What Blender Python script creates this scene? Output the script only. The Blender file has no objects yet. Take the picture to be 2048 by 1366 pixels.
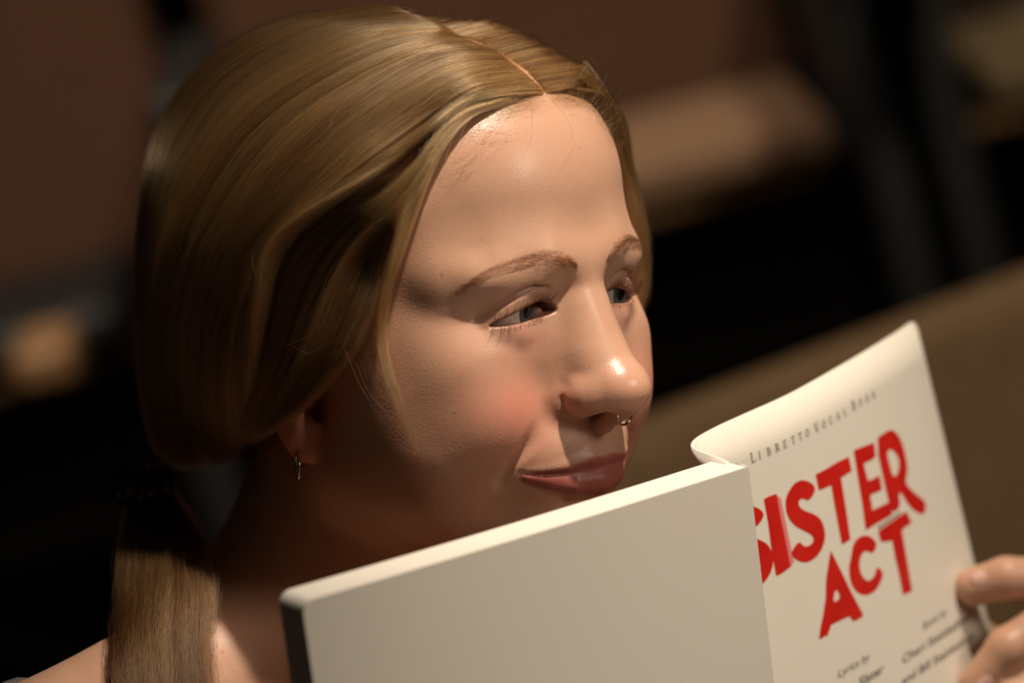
import bpy, math, random
import numpy as np

FACE_STEP = 0.9; HAIR_N = 1.0   # mm, grid step over the face; share of hairs

# ------------------------------------------------------------------ camera, light, exposure
sc = bpy.context.scene
PITCH = math.radians(12.0); ROLL = math.radians(15.0)
CAM_Z = 1.35
cam_d = bpy.data.cameras.new('camera'); cam = bpy.data.objects.new('camera', cam_d)
sc.collection.objects.link(cam); sc.camera = cam
cam.location = (0, 0, CAM_Z)
_cp, _sp, _cr, _sr = math.cos(PITCH), math.sin(PITCH), math.cos(ROLL), math.sin(ROLL)
RC = np.array([[1, 0, 0], [0, _cp, _sp], [0, -_sp, _cp]])@np.array([[_cr, 0, _sr], [0, 1, 0], [-_sr, 0, _cr]])   # lens-aligned frame -> world
def W(p):
    """millimetres in the frame aligned with the viewing direction -> world metres"""
    p = np.asarray(p, float)/1000.0
    return p@RC.T + np.array([0, 0, CAM_Z])
from mathutils import Matrix, Vector
cam.rotation_euler = Matrix([[RC[i, 0], RC[i, 2], -RC[i, 1]] for i in range(3)]).to_euler()
cam_d.sensor_width = 36.0; cam_d.lens = 135.0
cam_d.clip_start = 0.05; cam_d.clip_end = 60
cam_d.dof.use_dof = True; cam_d.dof.focus_distance = 1.512; cam_d.dof.aperture_fstop = 4.5
sc.view_settings.view_transform = 'Standard'; sc.view_settings.look = 'None'
sc.view_settings.exposure = 0.0; sc.view_settings.gamma = 1.0; sc.view_settings.use_curve_mapping = False

w = bpy.data.worlds.new('dim_house'); sc.world = w; w.use_nodes = True
w.node_tree.nodes['Background'].inputs[0].default_value = (1.0, 0.86, 0.72, 1)
w.node_tree.nodes['Background'].inputs[1].default_value = 0.006

def spot(name, loc, target, energy, color, size, blend, radius):
    d = bpy.data.lights.new(name, 'SPOT'); o = bpy.data.objects.new(name, d); sc.collection.objects.link(o)
    d.energy = energy; d.color = color; d.spot_size = size; d.spot_blend = blend; d.shadow_soft_size = radius
    o.location = loc
    v = Vector(target) - Vector(loc); o.rotation_euler = v.to_track_quat('-Z', 'Y').to_euler()
    return o
HEAD_W = W((0, 1530, 20))
spot('stage_key_lamp', W((500, 690, 2010)), W((60, 1530, 10)), 335, (1.0, 0.85, 0.69), math.radians(14.8), 1.0, 0.05)
spot('front_fill_lamp', W((1600, 300, 850)), W((60, 1480, -60)), 48, (1.0, 0.86, 0.70), math.radians(40), 0.5, 0.25)  # fill light added from the front right to brighten the book covers
spot('tan_seat_fill', (1.4, 1.5, 3.6), (0.45, 2.6, 0.9), 300, (1.0, 0.84, 0.62), math.radians(42), 0.9, 0.2)  # added fill, no fixture: brightens the tan seat in the background
spot('seat_row_fill', (-0.6, 2.25, 2.9), (-0.35, 3.5, 0.85), 140, (1.0, 0.80, 0.62), math.radians(58), 0.9, 0.2)  # added fill behind the head, lifts the seat backs at the left

# ------------------------------------------------------------------ helpers
def rotm(a, b, c):
    Rz = np.array([[math.cos(a), -math.sin(a), 0], [math.sin(a), math.cos(a), 0], [0, 0, 1]])
    Rx = np.array([[1, 0, 0], [0, math.cos(b), -math.sin(b)], [0, math.sin(b), math.cos(b)]])
    Ry = np.array([[math.cos(c), 0, math.sin(c)], [0, 1, 0], [-math.sin(c), 0, math.cos(c)]])
    return Ry@Rx@Rz
HR = rotm(*np.radians([48.331, 9.304, -1.153])); HT = np.array([-35.639, 1578.128, -3.174])
def H2C(p): return np.asarray(p, float)@HR.T + HT         # head frame (mm, face looks to -Y) -> lens frame
def C2H(p): return (np.asarray(p, float) - HT)@HR
def HW(p): return W(H2C(p))

def put(name, me, mat=None, parent=None, smooth=True):
    o = bpy.data.objects.new(name, me); sc.collection.objects.link(o)
    if mat is not None:
        for m in (mat if isinstance(mat, (list, tuple)) else [mat]): me.materials.append(m)
    if smooth and hasattr(me, 'polygons'):
        me.polygons.foreach_set('use_smooth', np.ones(len(me.polygons), bool))
    if parent is not None:
        o.parent = parent; o.matrix_parent_inverse = parent.matrix_world.inverted()
    return o
def tag(o, label=None, cat=None, group=None, kind=None):
    for k, v in (('label', label), ('category', cat), ('group', group), ('kind', kind)):
        if v: o[k] = v
    return o
def empty(name, loc, rz=0.0):
    o = bpy.data.objects.new(name, None); sc.collection.objects.link(o); o.location = loc; o.rotation_euler = (0, 0, rz)
    o.empty_display_size = 0.05
    bpy.context.view_layer.update()
    return o
def meshd(name, v, f):
    me = bpy.data.meshes.new(name); me.from_pydata([tuple(x) for x in np.asarray(v, float)], [], [tuple(int(i) for i in q) for q in f]); me.update()
    return me
def meshq(name, v, q):
    """fast all-quad mesh"""
    me = bpy.data.meshes.new(name); n = len(q)
    me.vertices.add(len(v)); me.vertices.foreach_set('co', np.asarray(v, np.float32).ravel())
    me.loops.add(4*n); me.loops.foreach_set('vertex_index', np.asarray(q, np.int32).ravel())
    me.polygons.add(n); me.polygons.foreach_set('loop_start', np.arange(0, 4*n, 4, dtype=np.int32))
    me.update(calc_edges=True); return me

# ------------------------------------------------------------------ node material helper
def mat(name, col=(.5, .5, .5), rough=.6, spec=.5, noise=None, bump=None, **kw):
    m = bpy.data.materials.new(name); m.use_nodes = True; nt = m.node_tree; b = nt.nodes['Principled BSDF']
    b.inputs['Base Color'].default_value = (*col, 1); b.inputs['Roughness'].default_value = rough
    b.inputs['Specular IOR Level'].default_value = spec
    for k, v in kw.items(): b.inputs[k.replace('_', ' ')].default_value = v
    if noise:                                              # (scale, second colour, contrast)
        tc = nt.nodes.new('ShaderNodeTexCoord'); n = nt.nodes.new('ShaderNodeTexNoise'); n.inputs['Scale'].default_value = noise[0]
        n.inputs['Detail'].default_value = 6
        r = nt.nodes.new('ShaderNodeValToRGB'); r.color_ramp.elements[0].position = .5-noise[2]; r.color_ramp.elements[1].position = .5+noise[2]
        r.color_ramp.elements[0].color = (*col, 1); r.color_ramp.elements[1].color = (*noise[1], 1)
        nt.links.new(tc.outputs['Object'], n.inputs['Vector']); nt.links.new(n.outputs['Fac'], r.inputs['Fac']); nt.links.new(r.outputs['Color'], b.inputs['Base Color'])
    if bump:
        tc = nt.nodes.new('ShaderNodeTexCoord'); n = nt.nodes.new('ShaderNodeTexNoise'); n.inputs['Scale'].default_value = bump[0]; n.inputs['Detail'].default_value = 4
        bp = nt.nodes.new('ShaderNodeBump'); bp.inputs['Strength'].default_value = bump[1]; bp.inputs['Distance'].default_value = bump[2]
        nt.links.new(tc.outputs['Object'], n.inputs['Vector']); nt.links.new(n.outputs['Fac'], bp.inputs['Height']); nt.links.new(bp.outputs['Normal'], b.inputs['Normal'])
    return m

# ------------------------------------------------------------------ signed distance modelling
F = np.float32
def ell(P, c, r, R=None):
    q = P - np.array(c, F)
    if R is not None: q = q@np.array(R, F)
    r = np.array(r, F); k0 = np.linalg.norm(q/r, axis=1); k1 = np.linalg.norm(q/(r*r), axis=1) + 1e-6
    return k0*(k0 - 1)/k1
def cap(P, a, b, ra, rb=None):
    rb = ra if rb is None else rb
    a = np.array(a, F); b = np.array(b, F); d = b - a; h = np.clip(((P - a)@d)/(d@d), 0, 1)
    return np.linalg.norm(P - a - h[:, None]*d, axis=1) - (ra + (rb - ra)*h)
def chain(P, pts):
    """pts: (x,y,z,r) polyline of round cones"""
    o = None
    for a, b in zip(pts[:-1], pts[1:]):
        v = cap(P, a[:3], b[:3], a[3], b[3]); o = v if o is None else np.minimum(o, v)
    return o
def smin(a, b, k):
    h = np.clip(.5 + .5*(b - a)/k, 0, 1); return b + (a - b)*h - k*h*(1 - h)
def smax(a, b, k): return -smin(-a, -b, k)
def near(f, P, c, rad, fn):
    """apply fn(f, P) only within rad of c (mirrored in x for a pair)"""
    m = np.sum((P - np.array(c, F))**2, axis=1) < rad*rad
    if m.any(): f = f.copy(); f[m] = fn(f[m], P[m])
    return f
def crom(pts, n):
    """Catmull-Rom resample of a polyline to n points"""
    p = np.asarray(pts, float); p = np.vstack([2*p[0] - p[1], p, 2*p[-1] - p[-2]])
    m = len(p) - 3; t = np.linspace(0, m, n); i = np.minimum(t.astype(int), m - 1); u = (t - i)[:, None]
    a, b, c, d = p[i], p[i+1], p[i+2], p[i+3]
    return .5*((2*b) + (-a + c)*u + (2*a - 5*b + 4*c - d)*u*u + (-a + 3*b - 3*c + d)*u**3)

def surface_nets(fn, xs, ys, zs, B=8):
    """polygonise fn=0 on a rectilinear grid, evaluating only blocks the surface can cross"""
    nx, ny, nz = len(xs), len(ys), len(zs)
    G = np.full((nx, ny, nz), 1e3, F)
    cxs = range(0, nx - 1, B); cys = range(0, ny - 1, B); czs = range(0, nz - 1, B)
    cen, ext, idx = [], [], []
    for i in cxs:
        i1 = min(i + B, nx - 1)
        for j in cys:
            j1 = min(j + B, ny - 1)
            for k in czs:
                k1 = min(k + B, nz - 1)
                a = np.array([xs[i], ys[j], zs[k]]); b = np.array([xs[i1], ys[j1], zs[k1]])
                cen.append((a + b)/2); ext.append(np.linalg.norm(b - a)/2); idx.append((i, i1, j, j1, k, k1))
    cen = np.array(cen, F); ext = np.array(ext); fc = fn(cen)
    for (i, i1, j, j1, k, k1), f0 in zip(idx, fc): G[i:i1+1, j:j1+1, k:k1+1] = f0
    keep = np.nonzero(np.abs(fc) < ext*1.5 + 4)[0]
    P, sl = [], []
    for q in keep:
        i, i1, j, j1, k, k1 = idx[q]
        X, Y, Z = np.meshgrid(xs[i:i1+1], ys[j:j1+1], zs[k:k1+1], indexing='ij'); P.append(np.stack([X, Y, Z], -1).reshape(-1, 3).astype(F))
    sizes = [len(p) for p in P]; P = np.concatenate(P)
    out = np.concatenate([fn(P[s:s+400000]) for s in range(0, len(P), 400000)])
    o = 0
    for q, n in zip(keep, sizes):
        i, i1, j, j1, k, k1 = idx[q]; G[i:i1+1, j:j1+1, k:k1+1] = out[o:o+n].reshape(i1-i+1, j1-j+1, k1-k+1); o += n
    S = G < 0
    c = [S[a:nx-1+a, b:ny-1+b, d:nz-1+d] for a in (0, 1) for b in (0, 1) for d in (0, 1)]
    s = sum(x.astype(np.int8) for x in c); act = (s > 0) & (s < 8)
    I = np.argwhere(act); vid = np.full(act.shape, -1, np.int32); vid[act] = np.arange(len(I))
    acc = np.zeros((len(I), 3)); cnt = np.zeros(len(I))
    ax = (xs, ys, zs)
    for d in range(3):
        e = [x for x in range(3) if x != d]
        for u in (0, 1):
            for v in (0, 1):
                A = I.copy(); A[:, e[0]] += u; A[:, e[1]] += v; Bq = A.copy(); Bq[:, d] += 1
                fa = G[A[:, 0], A[:, 1], A[:, 2]]; fb = G[Bq[:, 0], Bq[:, 1], Bq[:, 2]]
                m = (fa < 0) != (fb < 0); t = fa[m]/(fa[m] - fb[m])
                p = np.stack([ax[q][A[m, q]] for q in range(3)], 1); pb = np.stack([ax[q][Bq[m, q]] for q in range(3)], 1)
                acc[m] += p + (pb - p)*t[:, None]; cnt[m] += 1
    V = acc/cnt[:, None]
    quads = []
    for d in range(3):
        e = [(d+1) % 3, (d+2) % 3]
        lo = [slice(None)]*3; hi = [slice(None)]*3; lo[d] = slice(0, -1); hi[d] = slice(1, None)
        ch = S[tuple(lo)] != S[tuple(hi)]
        Q = np.argwhere(ch); ok = (Q[:, e[0]] > 0) & (Q[:, e[1]] > 0) & (Q[:, e[0]] < G.shape[e[0]]-1) & (Q[:, e[1]] < G.shape[e[1]]-1); Q = Q[ok]
        ins = S[Q[:, 0], Q[:, 1], Q[:, 2]]
        r = []
        for u, v in ((-1, -1), (0, -1), (0, 0), (-1, 0)):
            K = Q.copy(); K[:, e[0]] += u; K[:, e[1]] += v; r.append(vid[K[:, 0], K[:, 1], K[:, 2]])
        r = np.stack(r, 1); r[~ins] = r[~ins][:, ::-1]; quads.append(r)
    q = np.concatenate(quads); q = q[(q >= 0).all(1)]
    return V, q
def refine(fn, V, it=2, h=.4):
    for _ in range(it):
        g = np.zeros_like(V); f0 = fn(V.astype(F))
        for d in range(3):
            e = np.zeros(3); e[d] = h; g[:, d] = (fn((V + e).astype(F)) - fn((V - e).astype(F)))/(2*h)
        n2 = np.maximum((g**2).sum(1), .2); V = V - .8*np.clip(f0/n2, -1.5, 1.5)[:, None]*g
    return V
def grid_axis(lo, hi, zones, coarse):
    """coordinates from lo to hi, step coarse, but finer inside zones (a,b,step)"""
    x = [lo]
    while x[-1] < hi:
        s = coarse
        for a, b, st in zones:
            dist = max(a - x[-1], x[-1] - b, 0); s = min(s, st + dist*.12)
        x.append(x[-1] + s)
    return np.array(x)

# ------------------------------------------------------------------ the person's body as one surface
def head_sdf(P):
    """head frame, mm; face looks to -Y, +X is her left"""
    Q = P.copy(); Q[:, 0] = np.abs(Q[:, 0])
    f = ell(Q, (0, 14, 52), (73, 88, 80))                                   # cranium
    f = smin(f, ell(Q, (0, -26, 68), (64, 60, 56)), 18)                      # forehead
    f = smin(f, ell(Q, (0, -30, 14), (64, 57, 56)), 14)                      # mid face
    f = smin(f, ell(Q, (0, -34, -34), (51, 52, 44)), 16)                     # lower face
    f = smin(f, cap(Q, (50, -4, -40), (16, -72, -68), 13, 13), 16)           # jaw
    f = smin(f, ell(Q, (0, -80, -68), (19, 16, 15)), 12)                     # chin
    # muzzle under nose
    f = near(f, Q, (0, -75, -35), 60, lambda f, P: smin(f, ell(P, (0, -67, -33), (34, 27, 24)), 12))
    # cheek
    def cheek(f, P):
        f = smin(f, ell(P, (39.5, -56, 4), (20, 21, 18)), 14)
        f = smin(f, ell(P, (44, -44, -30), (21, 26, 30)), 16)
        f = smin(f, ell(P, (49.5, -37, 5), (15, 32, 18)), 16)
        f = smin(f, ell(P, (45, -49, -17), (16.5, 23, 24)), 16)
        f = smin(f, ell(P, (49, -22, -28), (15, 30, 30)), 22)
        return smin(f, ell(P, (36, -62, -15), (18, 20, 19)), 12)
    f = near(f, Q, (45, -42, -12), 85, cheek)
    f = near(f, Q, (50, -36, 36), 75, lambda f, P: smin(f, ell(P, (45, -34, 35), (17, 27, 40)), 16))
    # brow
    def brow(f, P):
        f = smin(f, chain(P, [(3, -82, 43, 5.5), (18, -79.5, 45, 6.5), (34, -70.5, 46, 6), (47, -56, 42, 5)]), 20)
        return f
    f = near(f, Q, (28, -75, 44), 55, brow)
    # orbit hollow
    def orbit(f, P):
        f = smax(f, -ell(P, (16.5, -95, 31), (6, 7.5, 7)), 8)
        return f
    f = near(f, Q, (26, -86, 30), 42, orbit)
    # nose
    def nose(f, P):
        f = smin(f, chain(P, [(0, -81, 38, 7.0), (0, -86.5, 28, 7.0), (0, -94, 12, 7.8), (0, -102, -1, 9.0)]), 7)
        f = smin(f, chain(P, [(5, -78, 26, 6), (8, -84, 8, 7), (12, -87, -8, 7)]), 10)
        f = smin(f, chain(P, [(3.5, -86, 24, 6), (5.5, -92, 8, 7.5), (6, -98, -3, 7.5)]), 8)
        f = smin(f, ell(P, (0, -105.5, -5.5), (11.0, 11.0, 9.8)), 5)         # tip
        f = smin(f, ell(P, (11.3, -95.2, -9.2), (5.6, 8.6, 6.4)), 6)           # wing
        f = smin(f, chain(P, [(10.5, -96, -7.5, 5.4), (5, -103, -6.5, 7.4)]), 6)
        f = smin(f, chain(P, [(0, -109, -12, 3.6), (0, -101, -17.5, 3.4), (0, -96, -21, 4)]), 3)
        f = smax(f, -ell(P, (7.4, -100.5, -18.2), (4.1, 7.4, 6.4)), 2.0)      # nostril
        f = smax(f, -chain(P, [(18.2, -90, -9, .05), (18.2, -90.3, -12, .15), (17, -90.8, -15, .2), (14, -92.5, -17.5, .05)]), 3.5)
        return f
    f = near(f, Q, (0, -95, 8), 52, nose)
    # smile fold and cheek corner
    def fold(f, P):
        f = smax(f, -chain(P, [(20, -91, -3, .2), (24, -89, -13, .9), (30, -84.5, -24, 1.3), (36.5, -78, -33, 1.0), (39, -75, -40, .3)]), 5)
        return f
    f = near(f, Q, (30, -82, -25), 45, fold)
    # lips
    def lips(f, P):
        f = smax(f, -chain(P, [(0, -99.5, -22, .5), (0, -99, -30, 1.0)]), 3.5)    # philtrum
        f = smax(f, -chain(P, [(0, -96, -56, 2.5), (14, -90, -55, 1.5)]), 7)
        f = smin(f, chain(P, [(0, -92.4, -34.4, 3.4), (6, -92.4, -33.9, 3.5), (16, -88.5, -35.8, 2.8), (29, -80.5, -38.0, 1.4)]), 3)
        f = smin(f, chain(P, [(0, -90.9, -44, 6.2), (11, -88.6, -43.6, 5.8), (20, -84.0, -41.8, 3.8), (28, -80, -39.6, 1.4)]), 2.4)
        f = smax(f, -chain(P, [(0, -98.6, -38.8, .5), (7, -97.8, -38.6, .5), (16, -93, -38.8, .6), (26, -86.2, -38.6, .7), (33, -80.3, -37.4, .2)]), 2.0)
        f = smax(f, -chain(P, [(0, -96.4, -38.6, .45), (7, -95.8, -38.5, .45), (16, -91.2, -38.7, .45), (25, -85.4, -38.5, .45), (31, -81.2, -37.8, .3)]), .7)
        return f
    f = near(f, Q, (0, -96, -40), 48, lips)
    # lids: skin over the eyeball, then the almond opening
    def lids(f, P):
        f = smin(f, ell(P, (29.8, -67, 26.5), (14.0, 14.0, 13.4)), 5)
        f = smin(f, ell(P, (45, -56, 38.5), (10, 11, 8)), 12)
        f = smin(f, ell(P, (32, -68, 40), (18, 12.5, 8)), 9)                # fold of skin under the brow
        f = smax(f, -chain(P, [(16.5, -86, 31.5, .2), (21, -85, 35.6, .6), (27, -83.5, 36.4, .9), (34, -81, 34.2, .9), (41, -76, 29.5, .9), (48, -68, 23.5, .4)]), 2.2)
        f = smin(f, chain(P, [(20, -76, 19.5, 3), (30, -77, 17.5, 4), (40, -71, 18, 3)]), 5)
        x = P[:, 0]; t = np.clip((x - 14.8)/(43.5 - 14.8), 0, 1)
        zc = 25.6 - 3.4*t; q = np.sqrt(np.maximum(t*(1 - t), 0))
        up = zc + 16.5*q*(1 - .72*t) - .7
        lo = zc - 3.4*q + .1
        d = np.maximum(np.maximum(P[:, 2] - up, lo - P[:, 2])*.85, np.maximum(15 - x, x - 43.2))
        d = np.maximum(d, P[:, 1] + 66)
        solid = np.minimum(ell(P, (28.5, -67, 26.5), (10.4, 10.4, 10.4)), ell(P, (16.6, -74.6, 25.0), (3.4, 4.0, 3.2)))
        d = np.maximum(d, -solid)
        f = smax(f, -d, .8)
        return f
    f = near(f, Q, (33, -72, 28), 42, lids)
    # ear
    def ear(f, P):
        R = rotm(math.radians(22), math.radians(-12), 0)
        e = ell(P, (72, 12, -2), (5.5, 16, 30), R)
        e = smax(e, -ell(P, (77, 10, 2), (5, 9, 15), R), 3)
        e = smin(e, ell(P, (67.5, 5, -27), (4.2, 9, 10.5)), 4)
        return smin(f, e, 3)
    f = near(f, Q, (70, 10, -3), 52, ear)
    return f
def limb(C, pts, k=8):
    o = None
    for a, b in zip(pts[:-1], pts[1:]):
        v = cap(C, a[:3], b[:3], a[3], b[3]); o = v if o is None else smin(o, v, k)
    return o
NECK0 = H2C([(0, 22, -25)])[0]; NECK1 = np.array([-92, 1622, -190.])
SHR, SHL = np.array([-212, 1492, -192.]), np.array([48, 1742, -192.])
def torso_sdf(C):
    """lens frame"""
    f = cap(C, NECK0, NECK1, 50, 56)
    mid = (SHR + SHL)/2
    f = smin(f, cap(C, SHR, SHL, 34, 34), 30)
    f = smin(f, cap(C, NECK1 + (-6, -6, 66), SHR + (18, 18, 26), 34, 27), 36)
    f = smin(f, cap(C, NECK1 + (0, 0, 55), SHL + (-18, -18, 14), 34, 24), 36)
    ang = math.radians(45); R = np.array([[math.cos(ang), -math.sin(ang), 0], [math.sin(ang), math.cos(ang), 0], [0, 0, 1]])
    f = smin(f, ell(C, mid + (10, -10, -150), (165, 92, 180), R), 40)
    f = smin(f, ell(C, mid + (8, -8, -330), (145, 92, 160), R), 30)
    return f
# hand poses (lens frame): finger chains x,y,z,r
WRL = (240, 1745, -195); WRR = (-60, 1409, -350)
ARM_L = [(*SHL, 38), (150, 1770, -400, 36), (*WRL, 23)]
ARM_R = [(*SHR, 38), (-238, 1420, -420, 36), (*WRR, 23)]
HAND_L = [
 [(240, 1745, -195, 22), (246, 1728, -165, 20), (246, 1712, -140, 16)],
 [(242, 1704, -116, 9.5), (233, 1676, -103, 9.4), (215, 1672, -103, 9.2), (202, 1677, -107, 8.6)],
 [(247, 1704, -132, 9.5), (236, 1668, -120, 9.6), (215, 1664, -133, 9.4), (203, 1668, -149, 8.8)],
 [(249, 1706, -147, 9.0), (238, 1668, -142, 9.0), (218, 1662, -155, 8.8), (207, 1665, -170, 8.2)],
 [(247, 1710, -161, 8.5), (240, 1676, -162, 8.2), (224, 1668, -176, 8.0), (214, 1668, -188, 7.4)],
 [(240, 1724, -158, 12), (216, 1722, -140, 10.5), (196, 1708, -124, 9.6), (182, 1692, -116, 8.6)]]
HAND_R = [[(x+38, y+74+(14 if q == 5 else 0), z-20, r) for x, y, z, r in ch] for q, ch in enumerate([
 [(-98, 1335, -330, 22), (-108, 1345, -306, 20), (-112, 1352, -288, 17)],
 [(-114, 1350, -280, 9.5), (-110, 1340, -250, 9.2), (-92, 1335, -235, 8.8), (-76, 1338, -230, 8.2)],
 [(-116, 1346, -292, 9.5), (-118, 1328, -268, 9.2), (-98, 1324, -256, 8.8), (-82, 1330, -252, 8.2)],
 [(-116, 1342, -302, 9.0), (-120, 1322, -286, 9.0), (-100, 1318, -276, 8.6), (-86, 1326, -274, 8.0)],
 [(-112, 1340, -312, 8.5), (-116, 1322, -304, 8.2), (-100, 1318, -298, 7.8), (-88, 1326, -296, 7.2)],
 [(-104, 1350, -308, 12), (-92, 1372, -290, 10.5), (-76, 1378, -276, 9.6), (-62, 1374, -268, 8.6)]])]
def hand_fn(C, hand, c0):
    m = np.sum((C - np.array(c0, F))**2, axis=1) < 115**2
    o = np.full(len(C), 60.0, F)
    if m.any():
        p = C[m]; palm = limb(p, hand[0], 8)
        palm = smin(palm, limb(p, [hand[2][0], hand[4][0]], 5)-2, 8)
        for fg in hand[1:]:
            ff = limb(p, fg, 2.5); palm = smin(palm, ff, 3.0 if fg is not hand[5] else 6)
        o[m] = palm
    d = np.sqrt(np.sum((C - np.array(c0, F))**2, axis=1)) - 90
    return np.where(m, o, np.maximum(d, 20))
def body_sdf(P):
    f = head_sdf(P)
    C = (P@HR.T.astype(F) + HT.astype(F)).astype(F)
    g = torso_sdf(C)
    for arm, hand, c0 in ((ARM_L, HAND_L, (226, 1700, -150)), (ARM_R, HAND_R, (-60, 1412, -305))):
        a = limb(C, arm, 20); g = smin(g, a, 14)
        g = smin(g, hand_fn(C, hand, c0), 6)
    f = smin(f, g, 18)
    f = np.maximum(f, -(C[:, 2] + 500))                                       # cut far below the frame
    return f

# ------------------------------------------------------------------ build body
hl = C2H(np.array([[222, 1690, -140]]))[0]
print('hand L in head frame', hl)
xs = grid_axis(-330, 350, [(-52, 52, FACE_STEP), (hl[0]-45, hl[0]+45, 2.2)], 7.5)
ys = grid_axis(-330, 330, [(-120, -58, FACE_STEP), (-58, 20, 2.5), (hl[1]-50, hl[1]+50, 2.2)], 7.5)
zs = grid_axis(-520, 150, [(-60, 52, FACE_STEP), (hl[2]-55, hl[2]+55, 2.2)], 7.5)
import time; t0 = time.time()
BV, BQ = surface_nets(body_sdf, xs, ys, zs)
BV = refine(body_sdf, BV)
print('body verts', len(BV), 'grid', len(xs), len(ys), len(zs), 'time', time.time() - t0)

def smooth01(a, b, x): t = np.clip((x - a)/(b - a), 0, 1); return t*t*(3 - 2*t)
def front(x, z, y0=-135.0, fn=None):
    """point of the face surface at (x, z), seen from the front"""
    fn = fn or head_sdf
    x = np.atleast_1d(np.asarray(x, float)); z = np.atleast_1d(np.asarray(z, float)); y = np.full(len(x), y0)
    for _ in range(60):
        d = fn(np.stack([x, y, z], 1).astype(F)); y = y + np.clip(d, -2, 6)*.75
    return np.stack([x, y, z], 1)
def skin_colour(V):
    Q = V.copy(); Q[:, 0] = np.abs(Q[:, 0]); n = len(V)
    col = np.tile(np.array([0.585, 0.345, 0.232]), (n, 1))
    def mixc(m, c): nonlocal col; col = col*(1 - m[:, None]) + np.array(c)*m[:, None]
    def blob(c, r, soft=1.0): return np.exp(-np.sum(((Q - np.array(c))/np.array(r))**2, axis=1)*soft)
    mixc(.62*blob((36, -76, -12), (17, 24, 13)), (0.68, 0.20, 0.15)); mixc(.35*blob((46, -62, -18), (26, 34, 26)), (0.58, 0.24, 0.17))          # blush
    mixc(.30*blob((4, -112, -6), (11, 12, 10)), (0.70, 0.33, 0.26))
    mixc(.40*blob((15, -94, -12), (6, 12, 8)), (0.60, 0.27, 0.20))
    mixc(.38*blob((30, -80, 16), (14, 14, 5)), (0.62, 0.27, 0.24))
    mixc(.45*blob((30, -80, 34), (16, 12, 4)), (0.60, 0.28, 0.24))
    mixc(.55*blob((68, 6, -24), (14, 18, 16)), (0.62, 0.16, 0.12))
    mixc(.30*blob((0, -96, -28), (16, 12, 8)), (0.60, 0.32, 0.26))
    # pigment along the lid margins
    xx = Q[:, 0]; tt = np.clip((xx - 14.8)/(43.5 - 14.8), 0, 1); zc = 25.6 - 3.4*tt; qq = np.sqrt(np.maximum(tt*(1 - tt), 0))
    up_ = zc + 16.5*qq*(1 - .72*tt) - .7; lo_ = zc - 3.4*qq + .1; inx = smooth01(14, 17, xx)*smooth01(50, 42, xx)*(V[:, 1] < -60)
    mixc(.75*np.exp(-((V[:, 2] - up_ - .3)/.9)**2)*inx, (.20, .085, .05))
    mixc(.55*np.exp(-((V[:, 2] - lo_ + .5)/.8)**2)*inx, (.30, .12, .08))
    mixc(.7*blob((16, -78, 25.5), (2.4, 3, 2.2)), (.42, .14, .11))
    # lips: between an upper and a lower border curve
    x = Q[:, 0]; t = np.clip(x/33, 0, 1)
    up = -38.6 + 5.0*(1 - t)**.75*(1 + .18*np.exp(-((x - 6)/5)**2) - .10*np.exp(-(x/2.5)**2))
    lo = -38.8 - 10.6*np.sqrt(np.maximum(1 - (t*1.02)**1.8, 0))*(1 - .25*t)
    m = smooth01(-.9, .5, up - V[:, 2])*smooth01(-1.2, .8, V[:, 2] - lo)*smooth01(33.5, 30.5, x)*(V[:, 1] < -70)
    mixc(.9*m, (0.36, 0.085, 0.08))
    return col, m
BC, LIPM = skin_colour(BV)
def shine(V):
    """where the skin is oily: smoother"""
    o = np.zeros(len(V))
    for c, r in (((-4, -114, 2), (6, 8, 5)), ((0, -100, 18), (6, 12, 14)), ((-34, -76, 95), (16, 16, 12)), ((-32, -78, 8), (16, 12, 6)), ((-8, -100, -44), (12, 10, 3))):
        q = V.copy(); q[:, 0] = -np.abs(q[:, 0]); o = np.maximum(o, np.exp(-np.sum(((q - np.array(c))/np.array(r))**2, axis=1)))
    return o
SCALP = np.array([0.27, 0.145, 0.07])
def hairline_mask(V):
    """1 where hair grows"""
    x = np.abs(V[:, 0]); y = V[:, 1]; z = V[:, 2]
    # front limit as a function of height: hair where y is greater than this
    yl = np.interp(z, [-40, -8, 10, 30, 48, 62, 78, 90, 100, 110, 150], [40, 2, -24, -34, -42, -45, -50, -60, -70, -88, -140])
    m = smooth01(-4, 13, y - yl)
    m = m*smooth01(-62, -48, z - .0*y)*(1 - (z < 8)*(y < 34)*(x > 40)*1.0)
    return m
hm = hairline_mask(BV)
part_gap = np.exp(-((BV[:, 0] + 2.5)/6.5)**2)*smooth01(15, -25, BV[:, 1])
mh = (hm*(1 - .75*part_gap))[:, None]*.85
BC = BC*(1 - mh) + SCALP*mh

M_SKIN = bpy.data.materials.new('skin'); M_SKIN.use_nodes = True
nt = M_SKIN.node_tree; b = nt.nodes['Principled BSDF']; L = nt.links.new
at = nt.nodes.new('ShaderNodeAttribute'); at.attribute_name = 'tint'
tc = nt.nodes.new('ShaderNodeTexCoord')
n1 = nt.nodes.new('ShaderNodeTexNoise'); n1.inputs['Scale'].default_value = 70; n1.inputs['Detail'].default_value = 5
r1 = nt.nodes.new('ShaderNodeMapRange'); r1.inputs[1].default_value = .35; r1.inputs[2].default_value = .65; r1.inputs[3].default_value = 0; r1.inputs[4].default_value = .16
mx = nt.nodes.new('ShaderNodeMix'); mx.data_type = 'RGBA'; mx.inputs[7].default_value = (.55, .25, .17, 1)
L(tc.outputs['Object'], n1.inputs['Vector']); L(n1.outputs['Fac'], r1.inputs[0]); L(r1.outputs[0], mx.inputs[0]); L(at.outputs['Color'], mx.inputs[6])
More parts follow.
